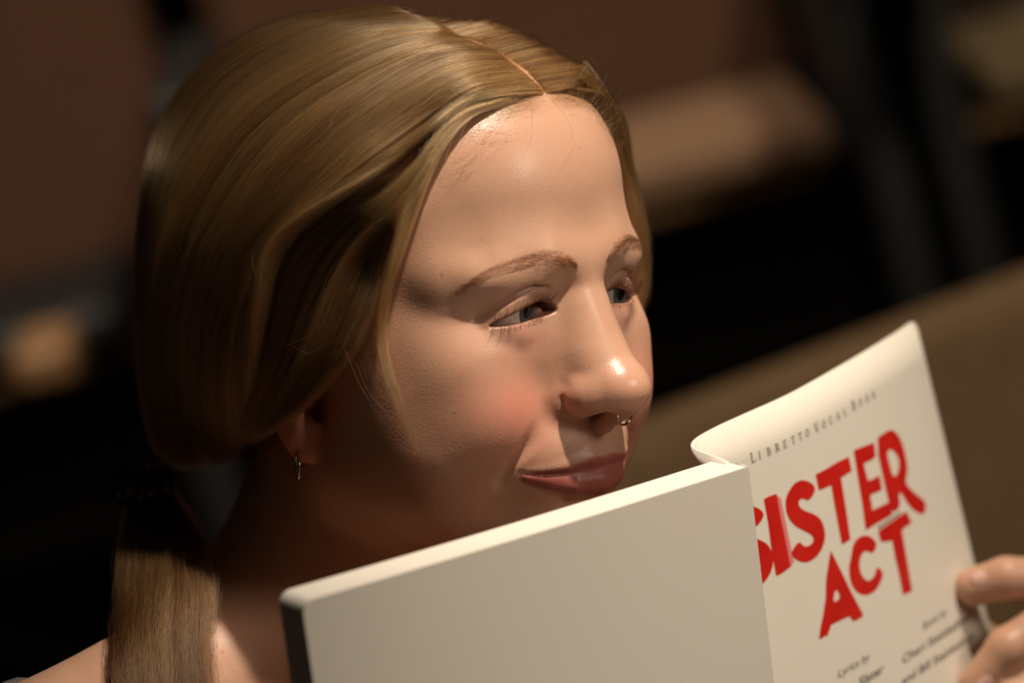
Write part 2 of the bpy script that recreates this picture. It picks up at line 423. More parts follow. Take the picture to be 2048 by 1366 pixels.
# sparse freckles
vo = nt.nodes.new('ShaderNodeTexVoronoi'); vo.inputs['Scale'].default_value = 110; L(tc.outputs['Object'], vo.inputs['Vector'])
r2 = nt.nodes.new('ShaderNodeMapRange'); r2.inputs[1].default_value = .06; r2.inputs[2].default_value = .16; r2.inputs[3].default_value = 1; r2.inputs[4].default_value = 0; L(vo.outputs['Distance'], r2.inputs[0])
cr = nt.nodes.new('ShaderNodeSeparateColor'); L(vo.outputs['Color'], cr.inputs[0])
gt = nt.nodes.new('ShaderNodeMath'); gt.operation = 'GREATER_THAN'; gt.inputs[1].default_value = .80; L(cr.outputs[0], gt.inputs[0])
mu = nt.nodes.new('ShaderNodeMath'); mu.operation = 'MULTIPLY'; L(gt.outputs[0], mu.inputs[0]); L(r2.outputs[0], mu.inputs[1])
mu2 = nt.nodes.new('ShaderNodeMath'); mu2.operation = 'MULTIPLY'; mu2.inputs[1].default_value = .30; L(mu.outputs[0], mu2.inputs[0])
mx2 = nt.nodes.new('ShaderNodeMix'); mx2.data_type = 'RGBA'; mx2.inputs[7].default_value = (.33, .12, .06, 1)
L(mu2.outputs[0], mx2.inputs[0]); L(mx.outputs[2], mx2.inputs[6]); L(mx2.outputs[2], b.inputs['Base Color'])
b.inputs['Subsurface Weight'].default_value = .55; b.inputs['Subsurface Radius'].default_value = (1.0, .36, .18); b.inputs['Subsurface Scale'].default_value = .0035
b.inputs['Specular IOR Level'].default_value = .5
n3 = nt.nodes.new('ShaderNodeTexNoise'); n3.inputs['Scale'].default_value = 900; n3.inputs['Detail'].default_value = 3; L(tc.outputs['Object'], n3.inputs['Vector'])
n4 = nt.nodes.new('ShaderNodeTexVoronoi'); n4.inputs['Scale'].default_value = 1100; L(tc.outputs['Object'], n4.inputs['Vector'])
ad = nt.nodes.new('ShaderNodeMath'); ad.operation = 'ADD'; L(n3.outputs['Fac'], ad.inputs[0]); L(n4.outputs['Distance'], ad.inputs[1])
bp = nt.nodes.new('ShaderNodeBump'); bp.inputs['Strength'].default_value = .18; bp.inputs['Distance'].default_value = .00025
L(ad.outputs[0], bp.inputs['Height']); L(bp.outputs['Normal'], b.inputs['Normal'])
r3 = nt.nodes.new('ShaderNodeMapRange'); r3.inputs[1].default_value = .3; r3.inputs[2].default_value = .7; r3.inputs[3].default_value = .36; r3.inputs[4].default_value = .50
L(n1.outputs['Fac'], r3.inputs[0])
oa = nt.nodes.new('ShaderNodeAttribute'); oa.attribute_name = 'oil'; om = nt.nodes.new('ShaderNodeMath'); om.operation = 'MULTIPLY'; om.inputs[1].default_value = .17; L(oa.outputs['Fac'], om.inputs[0])
os_ = nt.nodes.new('ShaderNodeMath'); os_.operation = 'SUBTRACT'; L(r3.outputs[0], os_.inputs[0]); L(om.outputs[0], os_.inputs[1]); L(os_.outputs[0], b.inputs['Roughness'])

person = tag(empty('person', tuple(W(NECK1))), 'person with long fair hair and a nose ring peering over an open white script book', 'person')
me = meshq('body', HW(BV), BQ)
ca = me.color_attributes.new('tint', 'FLOAT_COLOR', 'POINT')
ca.data.foreach_set('color', np.c_[BC, np.ones(len(BC))].astype(np.float32).ravel())
oi = me.attributes.new('oil', 'FLOAT', 'POINT'); oi.data.foreach_set('value', shine(BV).astype(np.float32))
body = put('body', me, M_SKIN, person)

# ------------------------------------------------------------------ eyes
def eyeball(cx):
    c = np.array([cx, -67.2, 26.5]); R = 12.8
    gz = math.radians(15); pz = math.radians(-3)                             # she looks to her left
    g = np.array([math.sin(gz)*math.cos(pz), -math.cos(gz)*math.cos(pz), math.sin(pz)])
    e1 = np.cross(g, (0, 0, 1)); e1 /= np.linalg.norm(e1); e2 = np.cross(e1, g)
    def lathe(prof, n=48):
        v, f = [], []
        for (r, h) in prof:
            for k in range(n):
                a = 2*math.pi*k/n; v.append(c + g*h + (e1*math.cos(a) + e2*math.sin(a))*r)
        for i in range(len(prof)-1):
            for k in range(n): f.append((i*n+k, i*n+(k+1) % n, (i+1)*n+(k+1) % n, (i+1)*n+k))
        return HW(v), f
    ri = 5.9; h0 = math.sqrt(R*R - ri*ri)
    v, f = lathe([(max(R*math.sin(t), 1e-3), R*math.cos(t)) for t in np.linspace(math.pi, math.asin(ri/R), 30)])
    ball = put('eyeball', meshd('eyeball', v, f), M_WHITE, person)
    v, f = lathe([(ri*1.01, h0), (ri*.97, h0-.25), (ri*.6, h0-.5), (ri*.42, h0-.6)]); put('iris', meshd('iris', v, f), M_IRIS, ball)
    v, f = lathe([(ri*.43, h0-.6), (ri*.40, h0-.7), (1e-3, h0-.75)]); put('pupil', meshd('pupil', v, f), M_PUPIL, ball)
    v, f = lathe([(ri*1.03*math.sin(s)+0, h0 + 2.3*math.cos(s)) for s in np.linspace(1e-3, math.pi/2, 14)]); put('cornea', meshd('cornea', v, f), M_CORNEA, ball)
M_WHITE = mat('eye_white', (.62, .57, .54), .25, .5, (300, (.55, .40, .36), .3), Coat_Weight=.8)
M_IRIS = mat('iris_blue_grey', (.07, .10, .11), .4, .4, (900, (.17, .21, .21), .2))
M_PUPIL = mat('pupil_black', (.003, .003, .003), .3)
M_CORNEA = mat('cornea_clear', (1, 1, 1), .02, .5, Transmission_Weight=1.0, IOR=1.33)
eyeball(-28.3); eyeball(28.6)

# under mass of the hair: an inner shell behind the hairline, so that the strands lie on something
def hair_shell(P):
    Q = P.copy(); Q[:, 0] = np.abs(Q[:, 0])
    f = smin(ell(Q, (0, 6, 56), (77, 92, 84)), ell(Q, (0, 24, 46), (88, 108, 90)), 15)
    return smin(f, ell(Q, (0, 26, 0), (82, 104, 76)), 20)
def mass_sdf(P):
    f = hair_shell(P) + 9
    yl = np.interp(P[:, 2], [-60, -20, 30, 60, 90, 140], [60, 40, 5, -18, -10, 0]).astype(F)
    f = smax(f, yl - P[:, 1], 6); f = smax(f, -50 - P[:, 2], 6)
    return f
HAIR_MASS = surface_nets(mass_sdf, np.arange(-90, 92, 4.0), np.arange(-80, 140, 4.0), np.arange(-70, 146, 4.0))
HAIR_MASS = (HW(HAIR_MASS[0]), HAIR_MASS[1])

# ------------------------------------------------------------------ hair
# guide locks, head frame mm: A combed mass, B under layer over the ear, L lock beside the face, S sideburn, R far lock, W stray hairs, P pony tail
GUIDES = {'A': [[[-0.6, 8.4, 139.9], [-9.0, 4.7, 141.0], [-12.9, 46.5, 137.1], [-26.4, 69.9, 128.4], [-38.8, 90.5, 110.9], [-48.9, 101.4, 88.9], [-62.0, 96.4, 66.8], [-58.3, 105.5, 35.6], [-59.3, 106.3, 8.3], [-60.7, 103.4, -18.7], [-62.4, 94.9, -43.1]],
  [[-0.6, -19.8, 135.3], [-13.6, -25.9, 134.2], [-29.1, -12.1, 133.5], [-44.4, 1.0, 127.5], [-63.4, 28.2, 110.9], [-75.6, 42.6, 90.2], [-81.6, 56.2, 66.1], [-78.8, 72.4, 36.6], [-62.4, 96.5, -0.9], [-58.7, 98.2, -29.1], [-58.8, 90.6, -44.2]],
  [[-1.4, -32.5, 131.0], [-27.2, -29.1, 128.8], [-50.2, -15.2, 119.8], [-71.5, 8.7, 100.7], [-82.4, 24.4, 79.0], [-86.6, 40.6, 54.2], [-83.8, 55.9, 26.3], [-76.9, 68.0, -2.4], [-61.8, 81.6, -29.0], [-53.1, 84.5, -44.4]],
  [[0.2, -44.9, 126.0], [-20.4, -44.2, 126.6], [-35.5, -34.1, 122.4], [-60.2, -20.6, 107.5], [-76.2, -4.9, 88.9], [-86.3, 14.4, 64.1], [-87.7, 31.7, 36.2], [-84.6, 43.1, 7.6], [-78.3, 49.7, -16.9], [-66.6, 57.0, -38.1]],
  [[-1.4, -58.9, 117.8], [-20.2, -58.3, 117.4], [-36.7, -56.3, 114.7], [-52.0, -41.6, 102.0], [-69.8, -29.0, 86.6], [-82.0, -11.1, 67.7], [-87.2, 6.8, 48.9], [-87.1, 21.7, 20.9], [-82.6, 33.3, -8.4], [-74.1, 39.5, -30.8]],
  [[-0.8, -64.7, 113.1], [-18.9, -63.7, 112.6], [-35.8, -60.4, 111.0], [-48.8, -48.1, 97.8], [-65.7, -36.8, 85.1], [-78.9, -19.4, 70.6], [-85.5, -3.3, 55.4], [-87.2, 12.7, 30.5], [-84.9, 22.6, 1.1], [-76.6, 28.9, -27.2]],
  [[-0.6, -68.4, 109.3], [-19.5, -66.7, 109.9], [-38.2, -59.8, 108.2], [-54.9, -57.8, 99.9], [-60.3, -45.2, 88.0], [-75.6, -32.6, 77.0], [-85.6, -14.6, 65.7], [-89.5, -3.2, 54.9], [-89.6, 4.6, 31.5], [-84.7, 12.2, -1.9]]], 'B': [[[-59.8, -49.9, 82.4], [-71.3, -28.2, 69.4], [-75.5, -7.3, 58.6], [-79.0, 3.7, 42.2], [-81.0, 11.0, 19.8], [-81.0, 19.1, -3.1], [-74.0, 37.5, -32.7]],
  [[-62.8, -47.1, 73.7], [-71.2, -27.8, 61.6], [-78.0, -14.7, 43.6], [-81.0, -5.8, 21.3], [-81.0, 6.4, -3.9], [-75.0, 30.7, -31.8]],
  [[-65.1, -46.4, 66.1], [-70.6, -35.0, 50.2], [-76.0, -28.7, 32.6], [-80.0, -18.1, 10.4], [-81.0, -1.7, -9.1], [-78.0, 23.3, -30.5]],
  [[-65.6, -47.9, 60.4], [-68.6, -42.1, 42.7], [-73.0, -39.0, 25.3], [-77.0, -31.5, 9.3], [-81.0, -12.8, -8.9], [-81.0, 13.0, -25.8]]], 'L': [[[-21.4, -63.2, 110.8], [-42.2, -59.4, 105.2], [-55.5, -57.4, 95.1], [-62.5, -55.6, 83.0], [-68.3, -53.4, 68.9], [-71.4, -49.9, 51.5], [-72.4, -44.1, 33.5], [-73.3, -42.7, 17.8], [-75.1, -46.7, 4.6], [-74.1, -54.3, -10.5], [-69.7, -63.8, -31.9]],
  [[-18.0, -68.0, 107.8], [-37.3, -64.1, 103.5], [-50.3, -62.6, 94.9], [-57.6, -60.5, 83.8], [-63.6, -58.8, 69.8], [-68.3, -54.7, 53.5], [-70.5, -49.1, 37.6], [-70.9, -46.8, 21.8], [-73.1, -51.8, 6.8], [-72.7, -57.6, -6.4], [-70.4, -62.1, -24.1]]], 'S': [[[-67.1, -43.9, 58.3], [-69.6, -39.0, 40.6], [-70.6, -33.3, 22.5], [-72.0, -32.6, 8.7], [-73.4, -39.6, -6.2]],
  [[-65.8, -49.2, 52.7], [-68.3, -43.5, 34.9], [-70.1, -39.3, 19.0], [-72.1, -38.1, 7.3], [-72.6, -48.3, -5.5]]], 'R': [[[20.6, -65.9, 114.3], [40.0, -61.4, 105.4], [52.0, -58.6, 88.9], [60.0, -58.2, 69.6], [64.0, -60.4, 52.8], [66.0, -60.6, 38.1], [66.0, -61.4, 23.6], [64.0, -56.9, 8.8]],
  [[39.0, -55.6, 118.4], [44.0, -62.2, 105.1], [56.0, -60.0, 88.6], [64.0, -59.6, 69.3], [67.0, -62.2, 52.6], [68.0, -63.5, 38.1], [68.0, -62.4, 21.3], [66.0, -58.9, 6.7]]], 'W': [[[-74.7, -43.4, 68.0], [-75.8, -43.5, 61.3], [-77.4, -37.6, 57.1], [-79.2, -24.6, 57.9]],
  [[-88.8, 8.8, 50.9], [-92.1, 4.9, 43.7], [-93.9, -6.8, 35.0]],
  [[-76.4, 63.3, 33.0], [-74.4, 62.9, 24.5], [-78.4, 50.1, 20.8], [-89.8, 27.9, 23.9]],
  [[-98.1, -12.1, -4.5], [-93.6, -17.7, 9.3], [-85.5, -26.4, 15.9], [-84.5, -39.2, 23.9], [-82.9, -47.3, 31.2]],
  [[-94.7, -15.0, 16.5], [-86.1, -16.0, 12.1], [-85.7, -26.4, 11.6], [-85.1, -38.1, 16.0]],
  [[-85.4, -23.6, 15.6], [-84.6, -39.2, 20.0], [-82.4, -49.5, 31.4], [-81.9, -50.5, 37.2]],
  [[-85.3, -37.0, 14.9], [-85.9, -43.9, 3.9], [-85.3, -51.0, -6.2], [-84.1, -54.8, -12.5]],
  [[-78.4, -36.1, 9.0], [-78.9, -42.3, -1.2], [-77.8, -49.1, -7.6], [-76.3, -54.2, -11.8]],
  [[-98.1, -2.6, 1.5], [-96.8, -12.9, 14.2], [-85.3, -23.7, 21.6], [-84.2, -39.4, 34.6]],
  [[-85.0, -12.6, 24.5], [-85.4, -27.0, 33.7], [-84.7, -37.4, 40.4]],
  [[-81.2, 51.7, -31.1], [-78.7, 43.8, -24.4], [-91.3, 16.5, -21.6], [-95.1, 6.7, -15.9]],
  [[-92.5, 53.9, -19.3], [-81.6, 55.4, -24.2], [-78.5, 44.0, -22.8]],
  [[-87.5, -4.8, 43.9], [-87.1, -15.8, 52.6], [-85.7, -31.0, 59.5]],
  [[0.6, -67.3, 110.1], [3.4, -77.8, 101.5], [-0.4, -83.4, 92.3], [-9.8, -85.6, 84.9]],
  [[33.4, -47.2, 123.5], [28.3, -68.7, 119.8], [26.2, -72.1, 112.2], [4.9, -74.0, 106.1]],
  [[36.7, -52.3, 120.4], [24.5, -59.0, 127.7], [11.6, -63.7, 132.9], [1.1, -65.0, 135.3]],
  [[19.8, -69.2, 114.5], [25.4, -69.9, 120.1], [20.5, -75.6, 125.1]],
  [[-8.1, -67.1, 109.9], [-17.2, -77.4, 100.4], [-25.7, -79.4, 89.6]],
  [[-32.9, -60.3, 105.8], [-36.4, -68.4, 97.8], [-32.1, -72.3, 96.6]],
  [[-62.7, -64.7, -32.9], [-61.2, -61.9, -45.4], [-57.4, -57.0, -56.7]],
  [[-63.9, -62.3, -44.9], [-60.5, -60.4, -53.7], [-55.8, -58.6, -60.8]],
  [[-53.4, -3.5, -57.9], [-44.3, -14.0, -66.4], [-34.1, -21.0, -67.7]]], 'F': [[[-1.7, -65.4, 111.2], [-24.8, -66.1, 108.3], [-41.2, -62.4, 105.3], [-52.9, -59.8, 98.5], [-62.5, -56.5, 87.9], [-70.1, -48.8, 78.5], [-77.0, -33.7, 68.5]],
  [[-14.4, -67.3, 107.5], [-27.9, -64.9, 106.2], [-39.8, -62.4, 103.2], [-50.6, -61.1, 96.2], [-58.8, -59.6, 85.8], [-65.4, -56.1, 73.7], [-71.4, -49.5, 62.2]],
  [[-24.3, -65.6, 105.3], [-33.9, -62.4, 103.9], [-43.4, -60.3, 99.9], [-53.2, -59.9, 91.5], [-59.5, -58.8, 82.0], [-63.6, -57.0, 69.6], [-68.4, -53.1, 56.3]]], 'P': [[[-66.8, 96.1, -49.9], [-76.4, 98.1, -64.5], [-88.3, 92.8, -80.8], [-109.3, 73.2, -95.3], [-142.2, 39.3, -104.6], [-158.2, 20.5, -122.6]],
  [[-65.6, 94.3, -50.5], [-67.1, 93.5, -65.5], [-87.5, 69.5, -77.9], [-112.8, 41.8, -90.2], [-130.1, 25.1, -104.9], [-142.4, 10.8, -124.4]],
  [[-63.7, 92.6, -50.0], [-60.1, 88.8, -66.1], [-80.2, 55.0, -77.3], [-94.1, 35.4, -92.9], [-107.3, 24.0, -109.2], [-116.2, 12.9, -130.2]]], 'BROW': [[[-9.2, -90.6, 43.7], [-16.3, -89.6, 46.7], [-24.9, -86.7, 48.9], [-33.7, -82.8, 48.0], [-41.7, -79.5, 46.2], [-49.0, -75.5, 42.8], [-54.2, -70.1, 36.8]]], 'MISC': [[[-70.6, 0.5, -32.1], [-68.9, 4.4, -36.9], [-72.6, 3.3, -31.1], [-3.1, -106.6, -16.6], [34.1, -79.2, -27.9], [-20.5, -83.5, 22.4], [-11.8, -86.6, 33.4]]]}
rng = np.random.default_rng(7)
def hair_mat(name, col, col2, rough=.30):
    m = bpy.data.materials.new(name); m.use_nodes = True; nt = m.node_tree; nt.nodes.clear()
    o = nt.nodes.new('ShaderNodeOutputMaterial'); h = nt.nodes.new('ShaderNodeBsdfHairPrincipled'); h.parametrization = 'COLOR'
    hi = nt.nodes.new('ShaderNodeAttribute'); hi.attribute_name = 'shade'; r = nt.nodes.new('ShaderNodeValToRGB')
    r.color_ramp.elements[0].color = (*col, 1); r.color_ramp.elements[1].color = (*col2, 1)
    h.inputs['Roughness'].default_value = rough; h.inputs['Radial Roughness'].default_value = .35; h.inputs['IOR'].default_value = 1.5
    nt.links.new(hi.outputs['Fac'], r.inputs['Fac']); nt.links.new(r.outputs['Color'], h.inputs['Color']); nt.links.new(h.outputs[0], o.inputs[0]); return m
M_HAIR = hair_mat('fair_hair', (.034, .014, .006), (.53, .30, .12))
M_BROW = hair_mat('brow_hair', (.022, .010, .005), (.08, .036, .016))
M_LASH = hair_mat('lash_hair', (.008, .005, .003), (.03, .016, .01))
def strands(name, S, radius, m, parent, tip=.35, shade=None):
    """S: list of (n,3) head-frame polylines (all the same length)"""
    S = np.asarray(S, float); N, n, _ = S.shape
    hc = bpy.data.hair_curves.new(name); hc.add_curves([n]*N)
    hc.position_data.foreach_set('vector', HW(S.reshape(-1, 3)).astype(np.float32).ravel())
    ra = np.linspace(1, tip, n)[None, :]*np.broadcast_to(np.asarray(radius, float).reshape(-1, 1), (N, n))/1000
    at = hc.attributes.get('radius') or hc.attributes.new('radius', 'FLOAT', 'POINT')
    at.data.foreach_set('value', ra.astype(np.float32).ravel())
    sh = hc.attributes.new('shade', 'FLOAT', 'CURVE'); sh.data.foreach_set('value', (rng.random(N) if shade is None else np.asarray(shade)).astype(np.float32))
    hc.materials.append(m)
    o = bpy.data.objects.new(name, hc); sc.collection.objects.link(o)
    if parent is not None: o.parent = parent; o.matrix_parent_inverse = parent.matrix_world.inverted()
    return o
NP = 22
def family(guides, count, spread, depth, clump=60, frizz=.6, end_jit=0.06, start_jit=0.04, pull=.6, bias=1.0):
    """hairs interpolated between neighbouring guide locks, gathered into finer locks"""
    g = np.array([crom(q, NP) for q in guides]); G_, n, _ = g.shape
    t = rng.random(count)**bias*(G_ - 1) if G_ > 1 else np.zeros(count)
    ct = rng.random(clump)*(G_ - 1) if G_ > 1 else np.zeros(clump)       # clump centres
    ci = np.abs(t[:, None] - ct[None]).argmin(1); s = np.linspace(0, 1, n)
    w = (pull*smooth01(.05, .8, s))[None, :]
    tt = t[:, None]*(1 - w) + ct[ci][:, None]*w
    i = np.clip(np.floor(tt).astype(int), 0, max(G_ - 2, 0)); u = (tt - i)[..., None]; j = np.minimum(i + 1, G_ - 1)
    idx = np.arange(n)[None, :].repeat(count, 0)
    P = g[i, idx]*(1 - u) + g[j, idx]*u
    # reparametrise a little so that roots and tips do not align
    a = rng.random(count)*start_jit; b = 1 - rng.random(count)*end_jit
    q = (a[:, None] + (b - a)[:, None]*s[None])*(n - 1); k = np.minimum(q.astype(int), n - 2); fr = (q - k)[..., None]
    P = P[np.arange(count)[:, None], k]*(1 - fr) + P[np.arange(count)[:, None], k + 1]*fr
    c = np.array([0, 10, 45.]); d = P - c; d /= np.linalg.norm(d, axis=2)[..., None]
    dep = rng.random(count)**1.3*depth; cdep = rng.normal(0, .45, clump)[ci]*depth*.5
    P = P - d*((dep + cdep)[:, None]*smooth01(0, .3, s)[None])[..., None]
    P += rng.normal(0, 1, (count, 1, 3))*spread*(.35 + .65*s[None, :, None])*(1 - .45*w[..., None]/max(pull, .01))
    ph = rng.random((count, 3, 1))*6.28; fq = rng.uniform(1.5, 5, (count, 3, 1))
    P += frizz*(np.sin(ph + fq*6.28*s[None, None])*rng.random((count, 1, 1))**2*smooth01(.05, .6, s)[None, None]).transpose(0, 2, 1)
    LAST_SHADE[:] = [np.clip(.62*rng.beta(.8, 1.2, clump)[ci] + .12*rng.random(count) + .5*rng.random(count)**5, 0, 1)]
    return P
LAST_SHADE = [None]
def mir(gs): return [[(-p[0], p[1], p[2]) for p in q] for q in gs]
A = [[tuple(p) for p in q] for q in GUIDES['A']]
for q in A:                                                              # rooted on the scalp, ends turned in under the nape
    p = np.array(q[0]); c = np.array([0, 10, 45.]); d = (p - c)/np.linalg.norm(p - c); t = np.arange(60, 110, .25)
    k = int(np.argmax(head_sdf((c + d*t[:, None]).astype(F)) > .8)); q[0] = tuple(c + d*t[k])
    e = np.array(q[-1]); q[-1] = tuple(e + (1.5, 3, 2)); q.append(tuple(e*.62 + np.array([-56, 84, -52.])*.38 + (7, 0, -5)))
back = [[(0, 75, 121), (0, 106, 96), (-4, 124, 62), (-16, 128, 28), (-34, 124, -4), (-50, 108, -40)],
        [(0, 56, 130), (-10, 90, 109), (-20, 118, 74), (-32, 124, 32), (-44, 118, 0), (-56, 102, -40)],
        [(0, 30, 138), (-22, 64, 127), (-40, 94, 100), (-52, 108, 60), (-56, 110, 10), (-60, 98, -42)]]
TIE = (-66.0, 95.0, -50.0)
near_g = back + [q for q in A]
far_b = [[(0, 75, 121), (8, 104, 96), (14, 124, 62), (8, 130, 28), (-14, 126, -4), (-50, 110, -42)],
         [(0, 50, 132), (24, 88, 112), (40, 112, 74), (38, 122, 32), (12, 122, -10), (-46, 108, -46)],
         [(0, 10, 140), (40, 50, 126), (62, 84, 90), (62, 100, 40), (36, 112, -18), (-40, 108, -52)]]
far_g = far_b + [q[:-3] + [(q[-2][0]*.8, q[-2][1]+10, q[-2][2]), (q[-1][0]*.6, q[-1][1]+22, q[-1][2]-8)] for q in mir(A[1:])]
hair = []
hair_root = None
H = []
def add(P, r): H.append((P, r, LAST_SHADE[0]))
add(family(near_g, int(HAIR_N*26000), .6, 8, 800, 1.1, end_jit=.10, bias=.85, pull=.75, start_jit=.05), .050)
add(family(near_g, int(HAIR_N*13000), .8, 8, 500, 1.6, end_jit=.14, bias=.85, pull=.5, start_jit=.22), .050)
add(family(far_g, int(HAIR_N*20000), .6, 8, 400, .9, pull=.75, start_jit=.08), .055)
q = family(GUIDES['F'], 3000, .8, 3, 60, 1.2, end_jit=.25, start_jit=.22, pull=.6); LAST_SHADE[0] = .35 + .65*LAST_SHADE[0]; add(q, .05)
add(family(mir(GUIDES['F']), 2600, .8, 3, 60, 1.2, end_jit=.25, start_jit=.22, pull=.6), .045)
LB = family(GUIDES['B'], int(HAIR_N*7000), 1.2, 3, 120, 1.6, end_jit=.12); LAST_SHADE[0] = LAST_SHADE[0]*.6; add(LB, .045)  # under layer toned down: shade of the overhanging hair put into its colour
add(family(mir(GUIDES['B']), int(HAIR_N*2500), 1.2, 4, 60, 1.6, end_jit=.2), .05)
q = family(GUIDES['L'], 380, .7, 2.0, 9, 1.6, end_jit=.3, start_jit=.12, pull=.75); LAST_SHADE[0] = .4 + .6*LAST_SHADE[0]; add(q, .055)
add(family(GUIDES['S'], 200, 1.6, 2.0, 14, 2.2, end_jit=.45), .045)
add(family(GUIDES['R'], 1500, 1.2, 3.0, 16, 1.2, end_jit=.15), .055)
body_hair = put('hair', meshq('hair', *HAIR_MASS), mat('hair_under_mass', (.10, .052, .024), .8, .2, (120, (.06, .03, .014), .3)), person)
for gs, n_ in ((near_g, 2600), (far_g, 900)):                          # loose light hairs riding on the surface
    q = family(gs, n_, 2.0, 1.0, 300, 2.6, end_jit=.25, pull=.2, bias=.85, start_jit=.15); d = q - np.array([0, 10, 45.]); d /= np.linalg.norm(d, axis=2)[..., None]
    q = q + d*(rng.uniform(.2, 1.6, n_)[:, None]*smooth01(0, .4, np.linspace(0, 1, NP))[None])[..., None]
    LAST_SHADE[0] = rng.choice([.05, .9], n_, p=[.4, .6]) + rng.uniform(0, .1, n_); add(q, .062)
allH = np.concatenate([h for h, _, _ in H]); allR = np.concatenate([np.full(len(h), r) for h, r, _ in H]); allS = np.concatenate([q for _, _, q in H])
strands('strands', allH, allR*rng.uniform(.75, 1.25, len(allR)), M_HAIR, body_hair, shade=allS)
for q in GUIDES['P']:                                                    # the tail goes on down over the shoulder
    p = H2C([q[-1]])[0]; q += [tuple(C2H([p + v])[0]) for v in ((8., -22., -55.), (14., -34., -115.))]
pony = family(GUIDES['P'], int(HAIR_N*5000), 2.0, 6, 40, 3.0, end_jit=.02)
strands('ponytail', pony, .055, M_HAIR, body_hair, shade=LAST_SHADE[0]*.25)  # tail coloured much darker, painting in the shadow of the head
# stray single hairs
st = [crom(q, NP) for q in GUIDES['W']]
for _ in range(230):                                                     # fly-aways lifting off the crown and the far side
    P0 = allH[rng.integers(0, len(allH))]; a = rng.integers(0, 9); seg = crom(P0[a:a+9:2], NP)
    d = seg - np.array([0, 10, 45.]); d /= np.linalg.norm(d, axis=1)[:, None]
    bend = np.cross(d, rng.normal(0, 1, 3)); st.append(seg + d*(np.linspace(0, 1, NP)**1.6*rng.uniform(1, 7))[:, None] + bend*(np.linspace(0, 1, NP)**2*rng.uniform(0, 5))[:, None])
farH = H[1][0]; fr_ = farH[(farH[:, 1, 1] < -25)]
for _ in range(110):                                                     # short frizz along the far side of the parting
    P0 = fr_[rng.integers(0, len(fr_))]; a = rng.integers(0, 5); p = P0[a]; d = p - np.array([0, 10, 45.]); d /= np.linalg.norm(d)
    tg = P0[a+2] - P0[a]; tg /= np.linalg.norm(tg); L_ = rng.uniform(6, 20); cv = rng.normal(0, .6, 3); s_ = np.linspace(0, 1, NP)[:, None]
    st.append(p + tg*L_*s_*.7 + d*L_*(s_ - .45*s_**2)*rng.uniform(.3, 1.0) + cv*L_*s_**2*.6)
strands('stray_hairs', st, .065, M_HAIR, body_hair)
# baby hairs along the hairline
bh = []
for k in range(520):
    x = rng.uniform(-46, 46); z0 = 108 - 3.0*abs(x/20)**2*1.5 - abs(rng.normal(0, 3.5)) + 2; p = front([x], [z0])[0]
    L_ = rng.uniform(6, 20); dx = -.7*np.sign(x or 1)*rng.uniform(.0, 1.2); dirv = np.array([-dx*.8*1.0, -.15, rng.uniform(-.7, .6)]); s = np.linspace(0, 1, NP)[:, None]
    dirv = np.array([np.sign(x or 1)*rng.uniform(.1, 1), .25, rng.uniform(-.4, .5)]); cv = rng.normal(0, .55, 3)
    q = p + dirv*L_*s + cv*L_*.5*s**2; q[:, 1] -= rng.uniform(.3, 2.2)*np.sin(np.pi*s[:, 0]*.8)
    sd = head_sdf(q.astype(F)); q[:, 1] -= np.maximum(.3 - sd, 0)
    bh.append(q)
strands('baby_hairs', bh, .028, M_HAIR, body_hair)

# eyebrows and lashes
def brow(side):
    sp_ = crom([(abs(a), z) if False else (abs(a), b_, z) for a, b_, z in GUIDES['BROW'][0]], 60); out = []
    for k in range(560):
        t = rng.random()**1.25; c = sp_[int(t*59)]; wd = 3.9*(1 - t)**.7*smooth01(-.03, .12, t) + .45; v = rng.uniform(-1, 1)
        x = c[0] + rng.normal(0, .5); z = c[2] - .8 + v*wd
        L_ = rng.uniform(4, 7.5)*(1 - .35*t); ang = math.radians(75*(1 - t)**1.6*(1 if v < .2 else .55) - 12 - 20*t - (20*v if v > 0 else 0))
        s = np.linspace(0, 1, 8); xx = x + L_*s*math.cos(ang) + .8*s*s; zz = z + L_*s*math.sin(ang) - 1.6*s*s*math.sin(ang) 
        out.append((xx, zz))
    X = np.array([o[0] for o in out]); Z = np.array([o[1] for o in out]); P = front(X.ravel(), Z.ravel()).reshape(len(out), 8, 3)
    P[..., 1] -= .15 + .55*np.sin(np.linspace(0, 1, 8)*2.2)[None]
    P[..., 0] *= side
    return strands('eyebrow', P, .034, M_BROW, person, .3)
brow(-1); brow(1)
def lid_curve(t, upper):
    x = 14.8 + (43.5 - 14.8)*t; zc = 25.6 - 3.4*t; q = np.sqrt(np.maximum(t*(1 - t), 0))
    return x, (zc + 16.5*q*(1 - .72*t) - .7) if upper else (zc - 3.4*q + .1)
def lashes(side):
    out = []
    for upper, n, L0 in ((True, 120, 8.0), (False, 26, 1.3)):
        t = rng.uniform(.10, .97, n); x, z = lid_curve(t, upper); z = z + (.5 if upper else -.4)
        y = front(x, z + (1.5 if upper else -1.5))[:, 1] - .1; L_ = L0*rng.uniform(.6, 1, n)*(.65 + .5*t)
        s = np.linspace(0, 1, 8)[None, :]; sx = (t - .42)[:, None]*.9 + rng.normal(0, .15, (n, 1))
        up = 1 if upper else -1
        P = np.stack([x[:, None] + sx*L_[:, None]*s, y[:, None] - L_[:, None]*s*(.85 - .25*s) , z[:, None] + (.35*s + .6*s**2 if upper else .15*s - .65*s**2)*L_[:, None]*.8], -1)
        out.append(P)
    P = np.concatenate(out); P[..., 0] *= side
    return strands('eyelashes', P, .08, M_LASH, person, .25)
lashes(-1); lashes(1)

